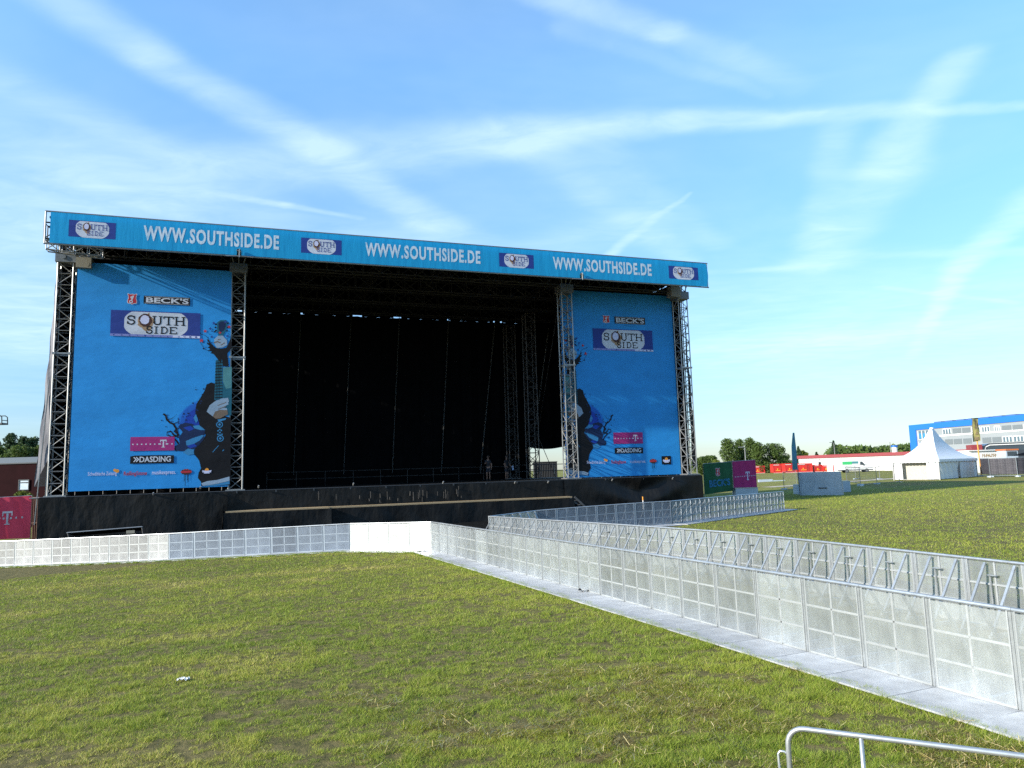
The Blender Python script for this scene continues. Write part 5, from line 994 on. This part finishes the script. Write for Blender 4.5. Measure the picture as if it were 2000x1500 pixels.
a2 = aty(-45, 906, 78); b2 = aty(53, 906, 78); z5 = float(aty(25, 894, 78)[2]); MB().box((0, 2.5, zt4-gz+.123), (float(b2[0]-a2[0]), 8, z5-gz)).build('roof_unit', M('slate_blue_unit', (.06, .09, .12), .5), t)
# gate between banner and stage
a = aty(62, 1000, 46.5); b = aty(72, 1000, 46.5); t = thing('steel_gate', 'narrow rusty steel gate between the magenta banner and the stage skirt', 'gate', (a[0], a[1], float(g(a[0])))); w = float(b[0]-a[0])+.15; zg0 = float(aty(65, 972, 46.5)[2]-g(a[0])); m_ = MB()
for i in range(5): m_.tube((w*i/4, 0, .1), (w*i/4, 0, zg0), .02, 5)
m_.tube((0, 0, zg0), (w, 0, zg0), .03, 5); m_.tube((0, 0, zg0*.5), (w, 0, zg0*.5), .03, 5); m_.build('gate_bars', M('rusty_steel', (.13, .07, .05), .7, .2, var=.3), t)
MB().box((0, .1, 0), (w, .14, zg0*.48)).build('gate_plate', DRED, t)
# lift basket at the left edge
a = aty(-4, 830, 70); t = thing('lift_basket', 'small work-lift basket at the left edge above the trees', 'lift', (a[0], a[1], float(g(a[0])))); z0 = float(aty(0, 829, 70)[2]-g(a[0])); z1 = float(aty(0, 811, 70)[2]-g(a[0])); m_ = MB()
m_.path([(-1, 0, z1), (.1, 0, z1), (.32, 0, z1-.15), (.38, 0, z0)], .05, 6); m_.path([(-1, .8, z1), (.1, .8, z1), (.32, .8, z1-.15), (.38, .8, z0)], .05, 6); m_.tube((.38, 0, z0+.4), (.38, .8, z0+.4), .04, 5); m_.build('basket_rail', DARKM, t); MB().box((-1, 0, z0), (.42, .8, z0+.16)).build('basket_floor', DARKM, t); MB().tube((-1, .4, z0), (-4, 3, 0), .12, 8).build('boom', DARKM, t)

# ------------------------------------------------------------------ trees
BARK = M('bark', (.06, .045, .03), .9, var=.3)
def leafmat(name, c1, c2):
    m = M(name, c1, .65, 0, var=.5, vscale=.9, col2=c2, spec=.2); t = m.node_tree; L = t.links; b = t.nodes['Principled BSDF']
    tn = t.nodes.new('ShaderNodeBsdfTranslucent'); tn.inputs[0].default_value = (*c2, 1); ms = t.nodes.new('ShaderNodeMixShader'); ms.inputs[0].default_value = .25
    L.new(b.outputs[0], ms.inputs[1]); L.new(tn.outputs[0], ms.inputs[2]); L.new(ms.outputs[0], t.nodes['Material Output'].inputs[0]); return m
LEAF_A = leafmat('leaf_green', (.034, .062, .015), (.10, .145, .032)); LEAF_B = leafmat('leaf_dark_conifer', (.025, .05, .022), (.065, .105, .042)); LEAF_C = leafmat('leaf_yellow_green', (.07, .10, .015), (.16, .19, .03))
def leaves(mb, cx, cy, cz, rx, ry, rz, n, size, r):
    d = r.normal(size=(n, 3)); d /= np.linalg.norm(d, axis=1)[:, None]; rad = r.uniform(.35, 1, n)**.5
    c = np.c_[cx+d[:, 0]*rx*rad, cy+d[:, 1]*ry*rad, cz+d[:, 2]*rz*rad]
    a = r.normal(size=(n, 3)); a /= np.linalg.norm(a, axis=1)[:, None]; b = np.cross(a, r.normal(size=(n, 3))); b /= np.linalg.norm(b, axis=1)[:, None]; s = size*r.uniform(.6, 1.4, n)[:, None]
    o = len(mb.v); q = np.stack([c-a*s, c+b*s*.55, c+a*s, c-b*s*.55], 1).reshape(-1, 3); mb.v += [tuple(x) for x in q.tolist()]; mb.f += [(o+4*i, o+4*i+1, o+4*i+2, o+4*i+3) for i in range(n)]; mb.m += [0]*n
def tree(px, ptop, dep, wpx, label, kind_='broad', mat=None, seed=0, name='tree', group=None, pbase=None):
    r = np.random.default_rng(seed); a = aty(px, 915, dep); z0 = float(g(a[0])); k = dep/F_PX; h = float(aty(px, ptop, dep)[2]-z0); w = wpx*k
    t = thing(name, label, 'tree', (a[0], a[1], z0), r.uniform(0, 6), group); tk = MB(); tk.path([(0, 0, -.2), (.1, .05, h*.3), (-.05, .1, h*.6), (.05, 0, h*.9)], [h*.022, h*.017, h*.01, h*.003], 7)
    for i in range(9):
        z = h*r.uniform(.25, .75); an = r.uniform(0, 6.28); l = w*.4*(1-z/h*.6); tk.path([(0, 0, z), (l*.5*math.cos(an), l*.5*math.sin(an), z+l*.35), (l*math.cos(an), l*math.sin(an), z+l*.6)], [h*.008, h*.005, h*.002], 5)
    tk.build('trunk', BARK, t); cr = MB(); ls = max(.16, 1.5*k)
    if kind_ == 'broad':
        for i in range(50):
            zc = h*r.uniform(.08, .94); wr = w*.5*(math.sin(min(1, max(.0, (zc/h-.02)/.98))**.75*math.pi)**.6+.08); an = r.uniform(0, 6.28); rd = wr*r.uniform(.2, .85); s = w*r.uniform(.12, .24)
            leaves(cr, rd*math.cos(an), rd*math.sin(an), min(zc, h-s*.7), s, s, s*.8, 110, ls, r)
    elif kind_ in ('tall', 'spire'):
        for i in range(44 if kind_ == 'tall' else 190):
            zc = h*r.uniform(.05, .97); wr = (w*.62*(1-(zc/h)**2.4)*.9+.12*w*.5) if kind_ == 'tall' else (w*.62*(1-(zc/h)**1.5)+.03*w); an = r.uniform(0, 6.28); rd = wr*r.uniform(.1, .8); s = w*(r.uniform(.13, .24) if kind_ == 'tall' else r.uniform(.06, .15)*(1.25-.7*zc/h))
            leaves(cr, rd*math.cos(an), rd*math.sin(an), min(zc, h-s*.8), s, s, s*(1.2 if kind_ == 'tall' else .8), 110 if kind_ == 'tall' else 45, ls, r)
    else:
        n = 15
        for i in range(n):
            z = h*(.15+.83*i/(n-1)); wr = w*.62*(1-(i/(n-1))*.95)*r.uniform(.8, 1.15); m = max(4, int(12*(1-i/n)))
            for j in range(m):
                an = 6.28*j/m+r.uniform(-.3, .3); rr_ = wr*r.uniform(.55, 1.05)
                leaves(cr, rr_*.55*math.cos(an), rr_*.55*math.sin(an), z-rr_*.12, rr_*.5, rr_*.5, h*.05, 80, ls, r)
    cr.build('crown', mat or LEAF_A, t); return t
TG = 'trees behind the hoardings right of the stage'
for i, (px, pt, dep, wp, lb, kd, mt_) in enumerate([
 (1372, 892, 190, 40, 'low dark tree peeking out right beside the stage edge', 'broad', LEAF_A), (1388, 890, 195, 34, 'low dark green tree left of the yellow-green shrub', 'broad', LEAF_A), (1398, 897, 165, 22, 'yellow-green shrub over the green banner', 'broad', LEAF_C),
 (1425, 859.5, 185, 44, 'tall tree at the left end of the tall group', 'tall', LEAF_A), (1449, 859, 190, 36, 'tall tree behind the slim street lamp', 'tall', LEAF_A), (1468, 856.5, 186, 38, 'tallest tree of the group, right of the street lamp', 'tall', LEAF_A),
 (1484, 866, 180, 36, 'slightly lower tree between the tallest one and the round one', 'tall', LEAF_A), (1511, 866, 182, 50, 'broad round tree at the right end of the tall group', 'broad', LEAF_A), (1530, 890, 200, 26, 'small tree right of the broad round one', 'broad', LEAF_A),
 (1562, 873, 250, 28, 'dark conifer half hidden by the feather flag', 'fir', LEAF_B), (1572, 880, 255, 22, 'sparse pale tree just right of the feather flag', 'broad', LEAF_C), (1597, 884, 300, 26, 'small far conifer above the left end of the warehouse', 'fir', LEAF_B), (1632, 862, 240, 34, 'lone dark conifer behind the warehouse', 'fir', LEAF_B)]): tree(px, pt, dep, wp*1.15, lb, kd, mt_, 40+i, group=TG if i < 9 else None, name='conifer' if kd == 'fir' else 'tree')
for i, (px, pt, dep, wp, lb, kd) in enumerate([(18, 845, 100, 100, 'dark pointed conifer at the far left behind the red building', 'spire'), (42, 851, 104, 84, 'middle conifer of those behind the red building', 'spire'), (62, 852, 102, 90, 'conifer nearest the stage wind cloth', 'spire'), (-14, 856, 100, 90, 'conifer cut by the left edge', 'spire'), (70, 866, 98, 64, 'green tree directly beside the stage wind cloth', 'broad'), (32, 868, 96, 76, 'bushy green tree just above the roof of the red building', 'broad'), (0, 870, 97, 44, 'bushy green tree at the left edge above the red building', 'broad')]): tree(px, pt, dep, wp, lb, kd, LEAF_B if kd == 'spire' else LEAF_A, 70+i, group='trees behind the red building', name='conifer' if kd == 'spire' else 'tree')
a = aty(52, 962, 72); t = thing('shrub', 'low yellow-green shrub before the red building', 'shrub', (a[0], a[1], a[2]-.9)); m_ = MB(); rr = np.random.default_rng(3)
for i in range(8): leaves(m_, rr.uniform(-.9, .9), rr.uniform(-.3, .3), .5+rr.uniform(-.2, .3), .4, .3, .35, 120, .09, rr)
m_.build('foliage', LEAF_C, t)
# wooded hill far behind
r = np.random.default_rng(9); m_ = MB()
for i in range(260):
    px = r.uniform(1630, 1810); dep = r.uniform(420, 520); top = np.interp(px, [1630, 1660, 1700, 1740, 1780, 1810], [889, 886, 880, 873, 867, 864])+r.uniform(-1.5, 6); c_ = aty(px, top, dep); s = r.uniform(4, 7); leaves(m_, c_[0], c_[1], c_[2]-s*.7, s, s, s*.8, 60, 1.3, r)
for i in range(200):
    px = r.uniform(1630, 1810); dep = r.uniform(400, 420); c_ = aty(px, r.uniform(882, 902), dep); leaves(m_, c_[0], c_[1], c_[2], 6, 6, 4, 50, 1.5, r)
kind(tag(m_.build('far_wood', LEAF_A), 'far wooded hill behind the warehouse roof', 'wood'), 'stuff')

# ------------------------------------------------------------------ two stagehands on the stage
SKIN = M('skin', (.22, .12, .08), .6); HAIR = M('dark_hair', (.03, .02, .015), .7); SHIRT = M('black_tshirt', (.015, .016, .02), .8); SHORTS = M('dark_shorts', (.02, .025, .035), .8); SHOE = M('dark_shoe', (.02, .02, .02), .6); TOWEL = M('pale_blue_cloth', (.35, .45, .62), .8)
def skin_obj(name, verts, edges, radii, mat, parent, root=0, sub=2):
    me = bpy.data.meshes.new(name); me.from_pydata(verts, edges, []); me.materials.append(mat); o = bpy.data.objects.new(name, me); COL.objects.link(o); o.parent = parent
    m = o.modifiers.new('Skin', 'SKIN'); m.use_smooth_shade = True; s = o.modifiers.new('Subdivision', 'SUBSURF'); s.levels = sub; s.render_levels = sub
    for i, q in enumerate(me.skin_vertices[0].data): q.radius = radii[i] if isinstance(radii[i], tuple) else (radii[i], radii[i]); q.use_root = (i == root)
    return o
def person(loc, rz, label, arm_l, arm_r, h=1.8, item=False):
    k = h/1.8; p = thing('person', label, 'person', loc, rz, 'stagehands on the stage'); p.scale = (k, k, k)
    V = [(0, 0, .96), (0, .01, 1.15), (0, .0, 1.36), (0, 0, 1.50), (0, -.01, 1.58), (0, -.02, 1.70)]; R = [(.145, .10), (.13, .095), (.16, .105), (.06, .055), (.055, .055), (.085, .1)]; E = [(0, 1), (1, 2), (2, 3), (3, 4), (4, 5)]
    def ch(start, pts, rs):
        i0 = start
        for q, rr_ in zip(pts, rs): V.append(q); R.append(rr_); E.append((i0, len(V)-1)); i0 = len(V)-1
    for sx, arm in ((-1, arm_l), (1, arm_r)):
        ch(2, [(sx*.17, 0, 1.42)]+arm, [.055, .042, .034, .03])
        ch(0, [(sx*.09, 0, .88), (sx*.10, -.02, .50), (sx*.11, .02, .10), (sx*.12, -.12, .035)], [.085, .058, .04, .035])
    body = skin_obj('body', V, E, R, SKIN, p)
    for sx, arm in ((-1, arm_l), (1, arm_r)):
        hd = np.array(arm[-1]); dr = hd-np.array(arm[-2]); dr /= np.linalg.norm(dr); sd_ = np.cross(dr, [0, 1, 0]); sd_ /= np.linalg.norm(sd_)+1e-6
        for i, (o_, l) in enumerate(((-.03, .075), (-.01, .09), (.01, .085), (.03, .065))): b_ = hd+sd_*o_+dr*.02; skin_obj('finger', [tuple(b_), tuple(b_+dr*l*.5), tuple(b_+dr*l+np.array([0, -.015, 0]))], [(0, 1), (1, 2)], [.009, .009, .007], SKIN, body, sub=1)
        b_ = hd-sd_*.03; skin_obj('thumb', [tuple(b_), tuple(b_-sd_*.03+dr*.03), tuple(b_-sd_*.035+dr*.06)], [(0, 1), (1, 2)], [.01, .01, .008], SKIN, body, sub=1)
    sv = [(0, 0, .93), (0, .01, 1.15), (0, 0, 1.37), (0, 0, 1.47)]; se = [(0, 1), (1, 2), (2, 3)]; sr = [(.165, .12), (.15, .115), (.178, .122), (.075, .07)]
    for sx, arm in ((-1, arm_l), (1, arm_r)):
        e_ = np.array(arm[0]); s_ = np.array([sx*.17, 0, 1.42]); m = s_+(e_-s_)*.7; sv += [tuple(s_), tuple(m)]; n_ = len(sv); se += [(2, n_-2), (n_-2, n_-1)]; sr += [.07, .062]
    skin_obj('shirt', sv, se, sr, SHIRT, p)
    skin_obj('shorts', [(0, 0, .98), (-.09, 0, .86), (-.10, -.015, .56), (.09, 0, .86), (.10, -.015, .56)], [(0, 1), (1, 2), (0, 3), (3, 4)], [(.155, .115), .10, .082, .10, .082], SHORTS, p)
    for sx in (-1, 1): skin_obj('shoe', [(sx*.11, .05, .05), (sx*.115, -.05, .05), (sx*.125, -.17, .035)], [(0, 1), (1, 2)], [.05, .05, .038], SHOE, p)
    hm = MB(); hm.grid(lambda u, v: (.098*math.cos(6.283*u)*math.cos(v*1.57), .012+.115*math.sin(6.283*u)*math.cos(v*1.57), 1.715+.105*math.sin(v*1.57)), 16, 6); hm.build('hair', HAIR, p, smooth=True)
    fc = MB(); fc.path([(0, -.115, 1.735), (0, -.14, 1.70), (0, -.12, 1.69)], [.01, .016, .012], 6)
    for sx in (-1, 1): fc.path([(sx*.088, .0, 1.74), (sx*.1, .005, 1.71), (sx*.09, 0, 1.68)], [.01, .016, .01], 6)
    fc.build('nose_and_ears', SKIN, p, smooth=True); ey2 = MB()
    for sx in (-1, 1): ey2.tube((sx*.033, -.108, 1.72), (sx*.033, -.116, 1.72), .011, 8)
    ey2.box((-.025, -.112, 1.652), (.025, -.104, 1.658)); ey2.build('eyes_and_mouth', SHOE, p)
    if item:
        hd = arm_r[-1]; m_ = MB(); m_.grid(lambda u, v: (hd[0]-.1+.26*u+.03*math.sin(v*6), hd[1]-.04+.03*math.sin(u*7), hd[2]-.32*(1-v)+.03+.05*u), 6, 6); o = m_.build('folded_cloth', TOWEL, None); o.matrix_world = Matrix.Translation(Vector([float(v) for v in loc])) @ Matrix.Rotation(rz, 4, 'Z') @ Matrix.Scale(k, 4); tag(o, 'pale blue cloth held by the stagehand beside the inner truss tower', 'cloth')
    return p
def deckpt(px, py, d): s, _, z = onp(px, py, d); return sw(s, d, DK)
person(deckpt(990, 930, -6.5), SA+.5, 'stagehand in dark shorts holding a pale cloth beside the inner truss tower', [(-.25, .02, 1.16), (-.27, -.1, .95), (-.27, -.13, .88)], [(.26, .0, 1.16), (.33, -.16, 1.02), (.36, -.24, .98)], 1.85, True)
person(deckpt(954, 932, -6.8), SA-.6, 'stagehand in black with one bare forearm raised, standing deeper in the dark', [(-.24, -.05, 1.18), (-.12, -.26, 1.22), (-.05, -.32, 1.28)], [(.25, .02, 1.15), (.27, -.05, .93), (.27, -.08, .86)], 1.9)

# ------------------------------------------------------------------ grass blades
def vnoise(x, y, s, seed):
    r = np.random.default_rng(seed); G = r.uniform(0, 1, (64, 64)); X, Y = x*s+100, y*s+100; i, j = np.floor(X).astype(int), np.floor(Y).astype(int); fx, fy = X-i, Y-j; fx = fx*fx*(3-2*fx); fy = fy*fy*(3-2*fy)
    h = lambda a, b: G[a % 64, b % 64]
    return (h(i, j)*(1-fx)+h(i+1, j)*fx)*(1-fy)+(h(i, j+1)*(1-fx)+h(i+1, j+1)*fx)*fy
def fast_mesh(name, co, nper, mat, tint):
    n = len(co)//nper; me = bpy.data.meshes.new(name); me.vertices.add(len(co)); me.vertices.foreach_set('co', co.astype(np.float32).ravel()); me.loops.add(len(co)); me.loops.foreach_set('vertex_index', np.arange(len(co), dtype=np.int32)); me.polygons.add(n); me.polygons.foreach_set('loop_start', np.arange(0, len(co), nper, dtype=np.int32))
    at = me.attributes.new('tint', 'FLOAT', 'POINT'); at.data.foreach_set('value', np.repeat(tint, nper).astype(np.float32)); me.materials.append(mat); me.update(calc_edges=True); o = bpy.data.objects.new(name, me); COL.objects.link(o); return o
def blade_mat(name, stops):
    m = bpy.data.materials.new(name); m.use_nodes = True; t = m.node_tree; L = t.links; b = t.nodes['Principled BSDF']; b.inputs['Roughness'].default_value = .6; b.inputs['Specular IOR Level'].default_value = .25
    a = t.nodes.new('ShaderNodeAttribute'); a.attribute_name = 'tint'; r = t.nodes.new('ShaderNodeValToRGB'); L.new(a.outputs['Fac'], r.inputs[0])
    while len(r.color_ramp.elements) < len(stops): r.color_ramp.elements.new(.5)
    for e, (p, c) in zip(r.color_ramp.elements, stops): e.position = p; e.color = (*c, 1)
    L.new(r.outputs[0], b.inputs['Base Color']); tn = t.nodes.new('ShaderNodeBsdfTranslucent'); L.new(r.outputs[0], tn.inputs[0]); ms = t.nodes.new('ShaderNodeMixShader'); ms.inputs[0].default_value = .3
    L.new(b.outputs[0], ms.inputs[1]); L.new(tn.outputs[0], ms.inputs[2]); L.new(ms.outputs[0], t.nodes['Material Output'].inputs[0]); return m
GM = blade_mat('grass_blade', [(0, (.115, .19, .022)), (.45, (.265, .315, .038)), (.75, (.40, .385, .07)), (1, (.52, .42, .20))])
def lawn_area(x, y):        # left of the near barrier row, before the white and grey rows
    line = lambda p, q: (q[0]-p[0])*(y-p[1])-(q[1]-p[1])*(x-p[0])
    k1 = line((-3.53-.75, 30.82-.5), (5.85-.80, 8.84-.35)) < 0; k1b = line((5.05, 8.5), (5.8, 6.5)) < 0; k1b &= line((5.85, 6.6), (7.1, 3.6)) < 0
    front = np.interp(x, [-30, -16, -7.5, -4.2], [35.9, 33.2, 32.3, 30.2])
    return k1 & k1b & (y < front)
def blades(n, rmin, rmax, seed, area):
    r = np.random.default_rng(seed); rad = rmin*(rmax/rmin)**r.uniform(0, 1, n); th = r.uniform(-.74, .82, n); x, y = rad*np.sin(th), rad*np.cos(th)
    tuft = vnoise(x, y*1.5, 5.5, 12); pat = .22*vnoise(x*.9+y*.25, y*2.0-x*.5, .9, 1)+.33*vnoise(x, y*1.6, 2.7, 2)+.45*vnoise(x, y*1.3, 8.5, 8)+.18*vnoise(x, y, .12, 3)
    bare = np.clip((-x-1)/9, 0, 1)*np.clip((24-y)/10, 0, 1)*.17       # thinner turf towards the left foreground
    keep = area(x, y) & (pat > .405+bare*.75+r.uniform(-.06, .06, n)); x, y, rad, pat, tuft = x[keep], y[keep], rad[keep], pat[keep], tuft[keep]; n = len(x)
    lod = np.maximum(1, rad/10); h = r.uniform(.014, .050, n)*(.45+1.7*tuft**1.7)*(1+.35*np.clip((9-rad)/5, 0, 1))*np.clip(pat*2.0-.3, .5, 1.3)*np.minimum(lod, 1.15)*(1+.45*np.clip((x+2)/6, 0, 1)); w = r.uniform(.0020, .0038, n)*lod**.8
    a = r.uniform(0, 6.283, n); ln = h*r.uniform(.2, 1.6, n); la = r.uniform(0, 6.283, n); z = g(x)-.004
    b1 = np.c_[x-np.cos(a)*w, y-np.sin(a)*w, z]; b2 = np.c_[x+np.cos(a)*w, y+np.sin(a)*w, z]; tp = np.c_[x+np.cos(la)*ln, y+np.sin(la)*ln, z+h]
    big = vnoise(x, y, .22, 5)*.5+vnoise(x, y, .8, 6)*.3
    green = np.clip((x+3)/6, 0, 1)*np.clip((16-y)/8, 0, 1); brown = np.clip((vnoise(x*.8, y*1.6, .55, 7)-.5)*2.2, 0, 1)*np.clip((2.5-x)/8, .30, 1); tint = np.clip(r.beta(2, 3.0, n)*.75+big*.40-.12-.12*green+brown*.42, 0, 1); dry = r.uniform(0, 1, n) < .05; tint[dry] = r.uniform(.8, 1, dry.sum())
    return np.stack([b1, b2, tp], 1).reshape(-1, 3), tint
co, tn_ = blades(2300000, 3.6, 36, 21, lawn_area)
kind(tag(fast_mesh('grass', co, 3, GM, tn_), 'short patchy green lawn before the barriers', 'grass'), 'stuff')
def field_area(x, y):
    line = lambda p, q: (q[0]-p[0])*(y-p[1])-(q[1]-p[1])*(x-p[0])
    return (line((-1.0, 32.9), (9.4, 11.6)) > 0) & ((line((1.2, 33.4), (8.3, 36.4)) < 0) | (x > 8.3)) & ((line((8.3, 36.4), (18.6, 47.6)) < 0) | (x > 18.6)) & (x > .5)
def fringe(pts, off, n, seed):            # longer blades left standing along the edge of the tread plates
    r = np.random.default_rng(seed); out = []
    for A, B in zip(pts[:-1], pts[1:]):
        A, B = np.array(A), np.array(B); d = (B-A)/np.linalg.norm(B-A); nr = np.array([d[1], -d[0]]); m = int(n*np.linalg.norm(B-A)); t = r.uniform(0, 1, m); q = A+(B-A)*t[:, None]; wv = .06*np.sin(t*np.linalg.norm(B-A)*5)+.04*np.sin(t*np.linalg.norm(B-A)*13+1); q = q+nr*(off+wv+r.exponential(.06, m))[:, None]; out.append(q)
    q = np.concatenate(out); x, y = q[:, 0], q[:, 1]; n = len(x); rad = np.hypot(x, y); lod = np.maximum(1, rad/10)**.8; h = r.uniform(.03, .085, n); w = r.uniform(.002, .0038, n)*lod; a = r.uniform(0, 6.283, n); la = r.uniform(0, 6.283, n); ln = h*r.uniform(.2, 1.1, n); z = g(x)-.004
    co = np.stack([np.c_[x-np.cos(a)*w, y-np.sin(a)*w, z], np.c_[x+np.cos(a)*w, y+np.sin(a)*w, z], np.c_[x+np.cos(la)*ln, y+np.sin(la)*ln, z+h]], 1).reshape(-1, 3); return co, np.clip(r.beta(2, 3.5, n)*.8, 0, 1)
co, tn_ = fringe([(-28.4, 36.5), (-16.05, 34.0), (-7.49, 33.2), C0, (5.85, 8.84), (6.6, 6.9), (7.9, 3.9)], .78, 1500, 77)
kind(tag(fast_mesh('edge_grass', co, 3, GM, tn_), 'longer grass along the edge of the tread plates', 'grass'), 'stuff')
co, tn_ = blades(900000, 14, 80, 22, field_area)
kind(tag(fast_mesh('field_grass', co, 3, GM, tn_), 'grass of the field beyond the far barrier row', 'grass'), 'stuff')
# dry stalks in the near right lawn
r = np.random.default_rng(31); n = 110000; x = r.uniform(-3.2, 5.6, n); y = 4+r.uniform(0, 1, n)**1.5*8; dens = vnoise(x, y, .9, 41)*.6+vnoise(x, y, 2.2, 42)*.4; keep = lawn_area(x, y) & (dens+np.clip(x, -3, 3)*.05-(y-5)*.035+r.normal(0, .04, n) > .515); x, y = x[keep], y[keep]; n = len(x)
a = r.normal(2.7, .75, n); l = r.uniform(.06, .22, n); z = g(x)+r.uniform(.035, .085, n); dz = r.normal(0, .005, n); w = r.uniform(.0015, .0032, n); dx, dy = np.cos(a)*l/2, np.sin(a)*l/2; ox, oy = -np.sin(a)*w, np.cos(a)*w
co = np.stack([np.c_[x-dx-ox, y-dy-oy, z-dz], np.c_[x+dx-ox, y+dy-oy, z+dz], np.c_[x+dx+ox, y+dy+oy, z+dz+.002], np.c_[x-dx+ox, y-dy+oy, z-dz+.002]], 1).reshape(-1, 3)
SM = blade_mat('dry_stalk', [(0, (.50, .38, .13)), (.6, (.66, .53, .22)), (1, (.74, .63, .34))]); kind(tag(fast_mesh('dry_straw', co, 4, SM, r.uniform(0, 1, n)), 'dry straw stalks scattered over the near lawn', 'straw'), 'stuff')
bpy.context.view_layer.update()
